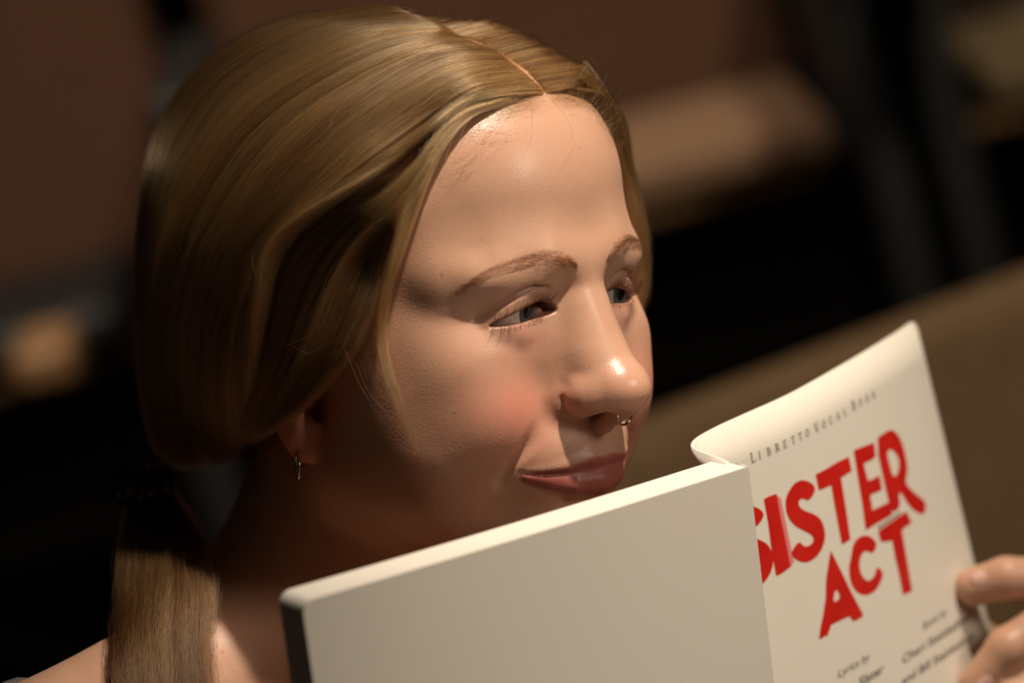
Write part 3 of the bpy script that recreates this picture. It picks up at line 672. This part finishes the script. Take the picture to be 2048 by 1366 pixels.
# ------------------------------------------------------------------ the open script book
BH0 = np.array([91.2, 1480.0, -48.2])                      # hinge, top, outer side (lens frame mm)
BU = np.array([-0.834, -0.503, -0.228]); BU /= np.linalg.norm(BU)      # hinge -> left corner
BV_ = np.array([0.127, 0.227, -0.966]); BV_ -= BU*(BU@BV_); BV_ /= np.linalg.norm(BV_)   # top -> bottom
BN = np.cross(BU, BV_); BN *= np.sign(BN[1])               # away from the viewer, into the pages
BWID, BHEI, BTH = 200.0, 272.0, 20.0
# top edge of the front leaf (pages + cover) from the binding round the bend to the free corner
FRONT_TOP = [(84.0, 1488.5, -46.5), (78.5, 1497.0, -44.0), (73.8, 1510.0, -42.3), (73.0, 1521.0, -40.5), (76.0, 1531, -38.0), (84.5, 1543.0, -34.0), (96.3, 1557.0, -29.3),
             (117.5, 1580.0, -20.6), (147.0, 1625.0, -6.0), (165.5, 1657, 3.4), (176.5, 1677.0, 9.6)]
_ct = crom(FRONT_TOP, 300); _cl = np.r_[0, np.cumsum(np.linalg.norm(np.diff(_ct, axis=0), axis=1))]
FLEN = _cl[-1]
VEND = np.array([26.5, 15.0, -103.5]); VEND /= np.linalg.norm(VEND)
def cover_pt(s, h, off=0.0):
    """point on the outside face of the front cover: s mm along the top edge, h mm down; off towards the outside"""
    s = np.atleast_1d(np.asarray(s, float)); h = np.broadcast_to(np.asarray(h, float), s.shape)
    def C(s): return np.stack([np.interp(s, _cl, _ct[:, k]) for k in range(3)], 1)
    t = np.clip((s - 20)/(FLEN - 20), 0, 1)[:, None]; v = BV_*(1 - t) + VEND*t
    p = C(s) + v*h[:, None]
    tg = C(s + 1.5) - C(s - 1.5); tg[s > FLEN - 1.6] = C(np.array([FLEN]))[0] - C(np.array([FLEN - 3]))[0]; tg[s < 1.6] = C(np.array([3.]))[0] - C(np.array([0.]))[0]
    n = np.cross(v, tg); n /= np.linalg.norm(n, axis=1)[:, None]              # inside of the bend = printed side
    return p + n*off
#>>>
M_COVER = mat('cover_card', (.76, .71, .62), .42, .45, (6, (.72, .67, .575), .25), (700, .12, .0002))
M_PAGES = mat('page_paper', (.83, .78, .69), .75, .2)
nt = M_PAGES.node_tree; bs = nt.nodes['Principled BSDF']
tc = nt.nodes.new('ShaderNodeTexCoord'); mp = nt.nodes.new('ShaderNodeMapping'); nz = nt.nodes.new('ShaderNodeTexNoise')
nz.inputs['Scale'].default_value = 900; bpn = nt.nodes.new('ShaderNodeBump'); bpn.inputs['Strength'].default_value = .25; bpn.inputs['Distance'].default_value = .0003
nt.links.new(tc.outputs['Object'], nz.inputs['Vector']); nt.links.new(nz.outputs['Fac'], bpn.inputs['Height']); nt.links.new(bpn.outputs['Normal'], bs.inputs['Normal'])
M_RED = mat('red_print', (.62, .022, .012), .38, .45, (60, (.52, .012, .008), .2))
M_PINK = mat('pink_print', (.72, .22, .22), .45)
M_GREYP = mat('grey_print', (.28, .21, .17), .45)
M_INK = mat('black_print', (.035, .035, .035), .45)
book = tag(empty('open_book', tuple(W(BH0 + BV_*BHEI))), 'open white script book with red lettering held up in front of the face', 'book')
def bpt(u, v, n): return W(BH0 + np.outer(np.atleast_1d(u), BU) + np.outer(np.atleast_1d(v), BV_) + np.outer(np.atleast_1d(n), BN))
def slab(u0, u1, v0, v1, n0, n1, rc, nu=40, bow=0.0):
    """card or block: outline in (u, v) with the two outer corners rounded, extruded from n0 to n1, bowed along u"""
    pts = []
    us = np.linspace(u0, u1 - rc, nu)
    pts += [(u, v0) for u in us]
    pts += [(u1 - rc + rc*math.sin(a), v0 + rc - rc*math.cos(a)) for a in np.linspace(0, math.pi/2, 7)[1:]]
    pts += [(u1 - rc + rc*math.cos(a), v1 - rc + rc*math.sin(a)) for a in np.linspace(0, math.pi/2, 7)]
    pts += [(u, v1) for u in us[::-1][1:]]
    pts = np.array(pts); n = len(pts); m = nu
    bw = lambda u: bow*np.sin(np.pi*np.clip((u - 0)/BWID, 0, 1))
    def grid(nn):
        return bpt(pts[:, 0], pts[:, 1], nn + bw(pts[:, 0]))
    V = np.vstack([grid(n0), grid(n1)])
    f = []
    for i in range(n):
        j = (i+1) % n; f.append((i, j, n+j, n+i))
    # caps as strips between the top and bottom runs
    top = list(range(0, nu + 6)); bot = list(range(n-1, nu + 6, -1))
    k = min(len(top), len(bot))
    for i in range(k-1):
        f.append((top[i], bot[i], bot[i+1], top[i+1])); f.append((n+top[i], n+top[i+1], n+bot[i+1], n+bot[i]))
    rest = top[k-1:] + bot[k-1:][::-1]
    if len(rest) > 2:
        mid = top[k-1:] + list(range(top[-1]+1, bot[k-1]+1)) if top[-1]+1 <= bot[k-1] else top[k-1:]+[bot[k-1]]
        f.append(tuple(mid[::-1])); f.append(tuple(n+q for q in mid))
    return V, f
v, f = slab(0, BWID, 0, BHEI, 0, .45, 5, bow=-2.0); put('back_cover', meshd('back_cover', v, f), M_COVER, book, smooth=False)
v, f = slab(.6, BWID - 1.2, .3, BHEI - .3, .5, BTH, 5, bow=-2.0); put('page_block', meshd('page_block', v, f), M_PAGES, book, smooth=False)
# spine fold: card wrapping from the back cover behind the hinge
sv, sf = [], []
cs = [(0, 0), (-.6, 1.5), (-.9, 5), (-.4, 9)]
for (u, n) in cs:
    for v_ in (0, BHEI*.33, BHEI*.66, BHEI): sv.append(bpt(u, v_, n)[0])
for i in range(len(cs)-1):
    for j in range(3): sf.append((i*4+j, i*4+j+1, (i+1)*4+j+1, (i+1)*4+j))
sp_o = put('spine', meshd('spine', sv, sf), M_COVER, book)
sm = sp_o.modifiers.new('thickness', 'SOLIDIFY'); sm.thickness = .0004
def leaf(off0, off1, s0, hh, fan=0.0, rc=5, ns=110, nh=16):
    ss = np.linspace(s0, FLEN - .05, ns)
    V = []
    for off, far in ((off0, 0), (off1, fan)):
        for s in ss:
            e = FLEN - s; inset = rc - math.sqrt(max(rc*rc - (rc - e)**2, 0)) if e < rc else 0
            hs = np.linspace(inset, hh - inset, nh)
            t = (s - s0)/(FLEN - s0)
            V.append(cover_pt(np.full(nh, s), hs, off - far*math.sin(math.pi*min(t*1.4, 1))))
    V = np.concatenate(V); f = []; n = ns*nh
    for i in range(ns-1):
        for j in range(nh-1):
            a = i*nh + j; f.append((a, a+nh, a+nh+1, a+1)); f.append((n+a, n+a+1, n+a+nh+1, n+a+nh))
    for i in range(ns-1):
        a = i*nh; f.append((a, n+a, n+a+nh, a+nh)); b_ = a+nh-1; f.append((b_, b_+nh, n+b_+nh, n+b_))
    for j in range(nh-1):
        f.append((j, j+1, n+j+1, n+j)); a = (ns-1)*nh + j; f.append((a, n+a, n+a+1, a+1))
    return W(V), f
v, f = leaf(0, -.45, 0, BHEI); put('front_cover', meshd('front_cover', v, f), M_COVER, book)
v, f = leaf(-.5, -1.5, 0, BHEI - .5, 1.3); put('front_pages', meshd('front_pages', v, f), M_PAGES, book)
LETTERS = {
 's_top': [(73.8, 35.8), (75.7, 38.3), (79.8, 42.6), (75.4, 45.7), (72.9, 46.5)],
 's_low': [(73.5, 50.2), (75.3, 51.1), (78.2, 53.1), (81.1, 57.0), (81.2, 64.6), (79.3, 66.5), (74.6, 68.3), (72.5, 67.9)],
 'i': [(81.3, 36.3), (89.1, 36.4), (90.4, 68.5), (81.2, 69.6)],
 's': [(114.3, 42.5), (112.2, 39.1), (106.0, 35.6), (100.8, 35.5), (97.8, 36.9), (94.2, 39.5), (93.1, 42.7), (93.1, 47.2), (96.0, 52.2), (101.0, 56.0), (105.7, 59.2), (107.0, 61.8), (104.9, 63.5), (100.0, 63.0), (97.8, 59.2), (91.2, 63.0), (94.4, 66.8), (99.2, 69.6), (105.3, 69.8), (111.3, 67.5), (115.1, 63.4), (115.2, 58.8), (113.7, 54.8), (109.4, 51.5), (104.4, 48.8), (101.2, 46.0), (101.2, 43.5), (104.0, 42.8), (107.7, 45.8)],
 't': [(115.8, 36.4), (143.8, 37.0), (143.3, 43.7), (134.3, 43.3), (132.9, 70.3), (125.7, 69.9), (125.5, 44.4), (115.8, 43.5)],
 'e': [(148.4, 36.0), (166.0, 37.5), (165.5, 43.7), (154.4, 43.5), (154.9, 51.4), (165.2, 52.2), (164.9, 58.1), (154.6, 57.5), (154.2, 63.9), (167.9, 65.0), (169.4, 70.4), (146.0, 70.4)],
 'r': [(167.4, 36.7), (178.2, 36.3), (183.3, 36.5), (188.1, 40.0), (190.5, 44.8), (191.1, 52.1), (189.9, 57.0), (185.6, 61.1), (188.1, 64.4), (192.7, 68.4), (200.4, 74.3), (196.3, 79.0), (187.9, 74.7), (183.4, 69.6), (180.3, 64.0), (178.0, 63.6), (177.2, 69.6), (169.4, 70.2), (168.1, 64.5)],
 'r_hole': [(175.1, 44.4), (179.7, 44.1), (184.3, 49.1), (183.6, 53.1), (179.1, 56.6), (175.8, 55.3), (175.4, 50.0)],
 'a': [(116.8, 69.6), (132.1, 102.9), (130.9, 103.7), (124.0, 103.5), (121.8, 100.2), (108.5, 99.8), (105.7, 102.9), (99.7, 102.9), (107.3, 89.4), (110.6, 80.3)],
 'a_hole': [(116.0, 85.6), (118.3, 91.0), (112.1, 91.5)],
 'c': [(152.8, 78.9), (150.0, 74.8), (144.9, 72.0), (138.7, 71.2), (133.7, 72.9), (130.8, 77.6), (128.0, 80.3), (126.8, 86.1), (129.2, 91.8), (135.4, 95.9), (142.3, 96.9), (148.9, 95.2), (153.5, 91.5), (149.0, 86.9), (146.1, 90.6), (140.4, 91.4), (136.7, 88.1), (135.4, 83.3), (138.1, 79.0), (142.8, 77.9), (147.5, 81.5)],
 't_two': [(155.6, 73.4), (181.3, 73.0), (183.8, 78.7), (174.3, 79.0), (172.7, 105.9), (164.8, 105.1), (164.6, 80.7), (155.6, 78.6)],
 'bar': [(155.2, 71.8), (175.9, 71.5), (177.7, 72.3), (155.8, 73.0)]}

import bmesh
from mathutils.geometry import tessellate_polygon
def printed(name, polys, m, off=.06, edge=2.5):
    """flat print laid on the curved cover: polys = list of loops in (s, h) mm"""
    loops = [[Vector((x, y, 0)) for x, y in p] for p in polys]
    flat = [q for l in loops for q in l]; tri = tessellate_polygon(loops)
    bm = bmesh.new(); vs = [bm.verts.new(q) for q in flat]
    for t in tri:
        try: bm.faces.new([vs[i] for i in t])
        except ValueError: pass
    return print_bm(name, bm, m, off, edge)
def print_bm(name, bm, m, off, edge):
    for _ in range(4):
        es = [e for e in bm.edges if e.calc_length() > edge]
        if not es: break
        bmesh.ops.subdivide_edges(bm, edges=es, cuts=1)
        bmesh.ops.triangulate(bm, faces=[f for f in bm.faces if len(f.verts) > 3])
    co = np.array([v.co[:] for v in bm.verts]); p = W(cover_pt(co[:, 0], co[:, 1], off))
    for v, q in zip(bm.verts, p): v.co = q
    me = bpy.data.meshes.new(name); bm.to_mesh(me); bm.free()
    return put(name, me, m, book)
def rough_edge(p, seed):
    rnd = random.Random(seed); return [(x + rnd.uniform(-.25, .25), y + rnd.uniform(-.25, .25)) for x, y in p]
def dense(p, n=3):
    out = []
    for a, b in zip(p, p[1:] + p[:1]): out += [(a[0] + (b[0]-a[0])*k/n, a[1] + (b[1]-a[1])*k/n) for k in range(n)]
    return out
def soft(p, it=1):
    for _ in range(it):
        q = []
        for a, b in zip(p, p[1:] + p[:1]): q += [(a[0]*.75 + b[0]*.25, a[1]*.75 + b[1]*.25), (a[0]*.25 + b[0]*.75, a[1]*.25 + b[1]*.75)]
        p = q
    return p
printed('title_letter', [[(88.6, 37.0), (91.2, 39), (92.9, 67), (90.2, 68.6)]], M_PINK, .05)
LETTERS['s_first'] = [(x - 34.0, y + .6) for x, y in LETTERS['s']]
for k, key in enumerate(('s_first', 'i', 's', 't', 'e', 'r', 'a', 'c', 't_two')):
    cv = LETTERS[key]; lp = [soft(cv, 2) if key in ('s', 's_first', 'c') else rough_edge(dense(cv), k)]
    if key in ('r', 'a'): lp.append(soft(LETTERS[key + '_hole'], 1))
    if key == 'r': lp[0] = soft(cv, 1)
    printed('title_letter', lp, M_RED, .10)
printed('title_shading', [LETTERS['bar']], M_GREYP, .12)
# small serif capitals drawn from strokes; x, y in cap-height units
SERIF = {'L': [((.15, 0), (.15, 1), .13), ((.15, .04), (.62, .04), .07), ((.62, .04), (.62, .25), .06), ((.02, .97), (.28, .97), .05)],
 'I': [((.15, 0), (.15, 1), .13), ((.02, .97), (.28, .97), .05), ((.02, .03), (.28, .03), .05)],
 'B': [((.15, 0), (.15, 1), .13), ((.02, .97), (.42, .97), .06), ((.15, .52), (.45, .52), .06), ((.02, .03), (.45, .03), .06), ((.42, .97), (.55, .75), .11), ((.55, .75), (.42, .52), .11), ((.45, .52), (.62, .27), .12), ((.62, .27), (.45, .03), .12)],
 'R': [((.15, 0), (.15, 1), .13), ((.02, .97), (.42, .97), .06), ((.15, .50), (.42, .50), .06), ((.42, .97), (.56, .74), .11), ((.56, .74), (.42, .5), .11), ((.35, .5), (.70, .02), .12), ((.02, .03), (.28, .03), .05)],
 'E': [((.15, 0), (.15, 1), .13), ((.02, .97), (.58, .97), .06), ((.15, .52), (.45, .52), .06), ((.02, .03), (.60, .03), .06), ((.58, .97), (.58, .8), .06), ((.60, .03), (.60, .22), .06)],
 'T': [((.35, 0), (.35, 1), .13), ((.0, .97), (.70, .97), .06), ((.22, .03), (.48, .03), .05), ((.02, .97), (.02, .78), .06), ((.68, .97), (.68, .78), .06)],
 'O': [((.38 + .34*math.cos(a), .5 + .48*math.sin(a)), (.38 + .34*math.cos(a + .53), .5 + .48*math.sin(a + .53)), .07 + .06*abs(math.cos(a + .26))) for a in [k*math.pi/6 for k in range(12)]],
 'C': [((.40 + .36*math.cos(a), .5 + .48*math.sin(a)), (.40 + .36*math.cos(a + .5), .5 + .48*math.sin(a + .5)), .07 + .06*abs(math.cos(a + .26))) for a in [.8 + k*.47 for k in range(10)]],
 'V': [((.05, 1), (.36, .02), .13), ((.36, .02), (.68, 1), .07), ((-.05, .97), (.2, .97), .05), ((.54, .97), (.8, .97), .05)],
 'A': [((.36, 1), (.05, .02), .07), ((.36, 1), (.70, .02), .13), ((.17, .35), (.56, .35), .06), ((-.05, .03), (.16, .03), .05), ((.58, .03), (.82, .03), .05)],
 'K': [((.15, 0), (.15, 1), .13), ((.15, .45), (.60, .97), .07), ((.28, .58), (.68, .02), .12), ((.02, .97), (.28, .97), .05), ((.02, .03), (.28, .03), .05)]}
def caps_line(word, s0, s1, h, ch, big):
    n = len(word); stepx = (s1 - s0)/(n - 1) if n > 1 else 0
    for k, c in enumerate(word):
        hgt = big if k == 0 else ch; bm = bmesh.new()
        for (x0, y0), (x1, y1), wd in SERIF[c]:
            a = np.array([s0 + k*stepx + x0*hgt, h - y0*hgt]); b_ = np.array([s0 + k*stepx + x1*hgt, h - y1*hgt])
            d = b_ - a; d /= np.linalg.norm(d) + 1e-9; nn = np.array([-d[1], d[0]])*wd*hgt/2; e = d*.02*hgt
            q = [a - e + nn, b_ + e + nn, b_ + e - nn, a - e - nn]
            bm.faces.new([bm.verts.new((*p, 0)) for p in q])
        print_bm('printed_letter', bm, M_INK, .09, 3)
caps_line('LIBRETTO', 77.0, 113.6, 20.0, 3.4, 4.3)
caps_line('VOCAL', 121.0, 146.0, 20.3, 3.4, 4.3)
caps_line('BOOK', 154.0, 173.0, 20.3, 3.4, 4.3)
def text_line(txt, s0, s1, h, size, italic, heavy):
    cu = bpy.data.curves.new('t', 'FONT'); cu.body = txt; cu.shear = .28 if italic else 0; cu.offset = .012 if heavy else 0; cu.size = 1; cu.resolution_u = 3
    to = bpy.data.objects.new('t', cu); sc.collection.objects.link(to); bpy.context.view_layer.update()
    me = bpy.data.meshes.new_from_object(to.evaluated_get(bpy.context.evaluated_depsgraph_get())); bpy.data.objects.remove(to); bpy.data.curves.remove(cu)
    bm = bmesh.new(); bm.from_mesh(me); bpy.data.meshes.remove(me)
    bmesh.ops.triangulate(bm, faces=bm.faces[:])
    xs_ = [v.co.x for v in bm.verts]; x0, x1 = min(xs_), max(xs_); k = (s1 - s0)/(x1 - x0)
    for v in bm.verts: v.co = Vector((s0 + (v.co.x - x0)*k, h - v.co.y*size, 0))
    print_bm('printed_line', bm, M_INK, .09, 4)
text_line('Book by', 175.0, 197.0, 124.4, 4.6, True, False)
text_line('Cheri Steinkellner', 154.5, 217.0, 132.6, 5.0, True, True)
text_line('and Bill Steinkellner', 150.5, 217.0, 141.2, 5.0, True, True)
text_line('Lyrics by', 107.5, 131.5, 122.6, 4.8, True, False)
text_line('Glenn Slater', 98.0, 140.0, 131.0, 5.2, True, True)

# ------------------------------------------------------------------ jewellery, hair tie, clothing
def torus(c, R, r, ax1, ax2, a0=0, a1=2*math.pi, n=48, m=12):
    c, ax1, ax2 = map(lambda q: np.array(q, float), (c, ax1, ax2)); ax3 = np.cross(ax1, ax2); v, f = [], []
    closed = abs(a1 - a0 - 2*math.pi) < 1e-6; N = n if closed else n + 1
    for i in range(N):
        a = a0 + (a1 - a0)*i/n; d = ax1*math.cos(a) + ax2*math.sin(a)
        for j in range(m): b_ = 2*math.pi*j/m; v.append(c + d*(R + r*math.cos(b_)) + ax3*r*math.sin(b_))
    for i in range(n):
        i2 = (i+1) % N
        for j in range(m): f.append((i*m+j, i2*m+j, i2*m+(j+1) % m, i*m+(j+1) % m))
    return np.array(v), f
M_METAL = mat('polished_steel', (.62, .55, .48), .18, .5, Metallic=1.0)
v, f = torus((0, -106.6, -15.6), 4.5, .48, (1, 0, 0), (0, -.12, .99)); put('nose_ring', meshd('nose_ring', HW(v), f), M_METAL, person)
v, f = torus((-74.0, 2, -37.5), 5.2, .7, (.63, .77, 0), (0, 0, 1)); put('earring', meshd('earring', HW(v), f), M_METAL, person)
def ball(c, r, n=12):
    v, f = [], []
    for i in range(n+1):
        for j in range(2*n): a = math.pi*i/n; b_ = math.pi*j/n; v.append((c[0] + r*math.sin(a)*math.cos(b_), c[1] + r*math.sin(a)*math.sin(b_), c[2] + r*math.cos(a)))
    for i in range(n):
        for j in range(2*n): f.append((i*2*n+j, i*2*n+(j+1) % (2*n), (i+1)*2*n+(j+1) % (2*n), (i+1)*2*n+j))
    return np.array(v), f
v, f = ball((-77, 22, -21), 1.3); put('ear_stud', meshd('ear_stud', HW(v), f), M_METAL, person)
# dark satin hair tie where the pony tail starts: ruched ring
v, f = [], []
n, m = 96, 16
for i in range(n):
    a = 2*math.pi*i/n; rr = 5.5 + 1.3*math.sin(a*13) + .5*math.sin(a*31)
    for j in range(m):
        b_ = 2*math.pi*j/m; R = 9 + rr*math.cos(b_)*.9
        v.append(np.array([-68, 100, -58]) + np.array([math.cos(a)*R, math.sin(a)*R*.9, rr*math.sin(b_)*1.1]))
for i in range(n):
    for j in range(m): f.append((i*m+j, ((i+1) % n)*m+j, ((i+1) % n)*m+(j+1) % m, i*m+(j+1) % m))
put('hair_tie', meshd('hair_tie', HW(v), f), mat('black_satin', (.02, .024, .02), .3, .5), person)
# grey knitted top: a shell around the torso and upper arms below an open neckline
def shirt_sdf(C):
    g = torso_sdf(C)
    for arm in (ARM_L, ARM_R): g = smin(g, limb(C, arm[:2], 20), 14)
    g = g - 3.5
    nk = np.array(NECK1, F); fw = np.array([.707, -.707, 0], F)
    q = C - nk; along = q@fw
    side = np.abs(q@np.array([.707, .707, 0], F))
    top = nk[2] + 10 + np.clip((side - 92)*.9, -50, 40) - np.clip(along, -20, 80)*.9
    g = smax(g, (C[:, 2] - top)*.7, 3)
    g = smax(g, -496 - C[:, 2], 2)
    for arm in (ARM_L, ARM_R):
        e = np.array(arm[1][:3], F); g = smax(g, -(C[:, 2] - (e[2] + 60)) if False else -496 - C[:, 2], 1)
    return g
sv, sq = surface_nets(shirt_sdf, np.arange(-330, 260, 5.0), np.arange(1330, 1880, 5.0), np.arange(-506, -60, 5.0))
put('top', meshq('top', W(sv), sq), mat('grey_knit', (.16, .15, .145), .9, .2, (400, (.10, .095, .09), .2), (1500, .6, .001)), person)

# nails on the two fingers that lie on the cover
M_NAIL = mat('nail', (.70, .42, .36), .22, .5, Coat_Weight=.5)
for c, dx in (((204.5, 1667.6, -103.2), (-.93, .28, -.25)), ((205.0, 1659.0, -146.5), (-.6, .1, -.8))):
    d1 = np.array(dx); d1 /= np.linalg.norm(d1); nn = np.array([.15, -.95, .28]); nn -= d1*(nn@d1); nn /= np.linalg.norm(nn); d2 = np.cross(d1, nn); v, f = [], []
    for i in range(9):
        for j in range(9):
            a, b_ = (i/8 - .5)*2, (j/8 - .5)*2; wl = 1 - .25*a*a
            v.append(np.array(c) + d1*a*5.0 + d2*b_*4.0*wl + nn*(.9 - 1.7*b_*b_ - .5*a*a))
    for i in range(8):
        for j in range(8): f.append((i*9+j, i*9+j+1, (i+1)*9+j+1, (i+1)*9+j))
    no = put('fingernail', meshd('fingernail', W(v), f), M_NAIL, person); sd = no.modifiers.new('t', 'SOLIDIFY'); sd.thickness = .0006; sd.offset = 0

# ------------------------------------------------------------------ the auditorium behind
def bevel_box(name, lo, hi, m, parent, bev=.02, seg=3, xf=None, name_mesh=None):
    bm = bmesh.new(); bmesh.ops.create_cube(bm, size=1)
    lo, hi = np.array(lo, float), np.array(hi, float)
    for v in bm.verts: v.co = Vector(tuple((lo + hi)/2 + np.array(v.co)*(hi - lo)))
    bmesh.ops.bevel(bm, geom=bm.edges[:], offset=bev, segments=seg, profile=.6, affect='EDGES')
    if xf is not None: bmesh.ops.transform(bm, matrix=xf, verts=bm.verts)
    me = bpy.data.meshes.new(name); bm.to_mesh(me); bm.free()
    o = bpy.data.objects.new(name, me); sc.collection.objects.link(o); me.materials.append(m)
    me.polygons.foreach_set('use_smooth', np.ones(len(me.polygons), bool))
    if parent is not None: o.parent = parent
    return o
M_UPH = mat('brown_upholstery', (.085, .042, .024), .9, .2, (90, (.065, .03, .017), .3), (900, .4, .001))
M_BLK = mat('black_shell', (.006, .006, .006), .6)
M_WOOD = mat('tan_wood', (.30, .17, .08), .45, .4, (25, (.20, .105, .045), .3))
M_CARPET = mat('tan_carpet', (.17, .11, .06), .95, .1, (40, (.10, .062, .034), .3), (1200, .6, .003))
M_WALL = mat('dark_wall', (.012, .010, .009), .9)
M_FLOOR = mat('dark_floor', (.02, .014, .010), .8, .3, (8, (.012, .009, .007), .3))
def seat(loc, rz, label, pan_up=False, tall=1.0, fabric=None, group='theatre seats behind', pan=None, arm=None, arm_x=.268, arm_z=.60, arm_y=-.22, bw=.25):
    r = tag(empty('theatre_seat', loc, rz), label, 'seat', group)
    fab = fabric or M_UPH
    tilt = Matrix.Translation((0, .20, .46))@Matrix.Rotation(math.radians(-12), 4, 'X')@Matrix.Translation((0, -.20, -.46))
    bevel_box('backrest', (-bw, .17, .44), (bw, .25, .44 + .56*tall), fab, r, .03, 3, tilt)
    bevel_box('back_shell', (-.255, .25, .36), (.255, .275, .42 + .56*tall), M_WOOD, r, .01, 2, tilt)
    if pan_up:
        q = Matrix.Translation((0, .16, .42))@Matrix.Rotation(math.radians(-78), 4, 'X')@Matrix.Translation((0, -.16, -.42))
        bevel_box('seat_pan', (-.235, -.28, .38), (.235, .16, .47), M_BLK, r, .03, 3, q)
    else: bevel_box('seat_pan', (-.235, -.10, .425), (.235, .16, .47), pan or fab, r, .018, 3)
    for s in (-1, 1):
        bevel_box('side_stand', (s*.272-.018, -.12, 0), (s*.272+.018, .20, arm_z), M_BLK, r, .008, 2)
        bevel_box('armrest', (s*arm_x-.024, arm_y, arm_z), (s*arm_x+.024, .20, arm_z+.035), arm or M_BLK, r, .012, 3)
    return r

fl = bevel_box('floor', (-6, -3, -.1), (8, 12, 0), M_FLOOR, None, .01, 1); tag(fl, kind='structure')
wb = bevel_box('wall_back', (-6, 9, 0), (8, 9.2, 5), M_WALL, None, .01, 1); tag(wb, kind='structure')
pB = W(np.array([(1045 - 1024)/7680*3400, 3400, -(205 - 683)/7680*3400]))
z0 = pB[2] - .50; y0 = pB[1] - .17
print('tier', z0, y0)
tr = bevel_box('floor', (-6, y0 - .42, 0), (8, y0 + 1.2, z0), M_FLOOR, None, .01, 1); tag(tr, kind='structure')
M_PAN = mat('lit_seat_cloth', (.23, .14, .085), .9, .2, (90, (.17, .10, .06), .3), (900, .4, .001))  # lighter than the backrests: light on the pan top put into the colour
seat((pB[0] - .60, y0, z0), 0, 'brown upholstered theatre seat blurred at the upper left, left of the hair', pan=M_BLK, arm=M_WOOD, arm_x=.17, arm_z=.43, arm_y=-.2, bw=.298)
seat((pB[0], y0, z0), 0, 'brown upholstered theatre seat blurred right behind the crown of the head', pan=M_PAN)
dim = mat('dim_upholstery', (.03, .018, .014), .9, .2, (90, (.022, .012, .01), .3))  # darker copies of the row's cloth and pan, low light painted in
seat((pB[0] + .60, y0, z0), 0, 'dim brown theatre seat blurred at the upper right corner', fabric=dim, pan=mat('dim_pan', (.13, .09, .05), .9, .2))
M_TAN = mat('tan_upholstery', (.19, .12, .065), .95, .1, (60, (.13, .08, .045), .3), (900, .5, .002))
pD = W(np.array([(1700 - 1024)/7680*2450, 2450, -(690 - 683)/7680*2450]))
rz = math.radians(24)
seat((pD[0] + .25*math.sin(rz), pD[1] - .25*math.cos(rz), pD[2] - 1.0), rz, 'tan theatre seat back blurred behind the lifted front cover', fabric=M_TAN)
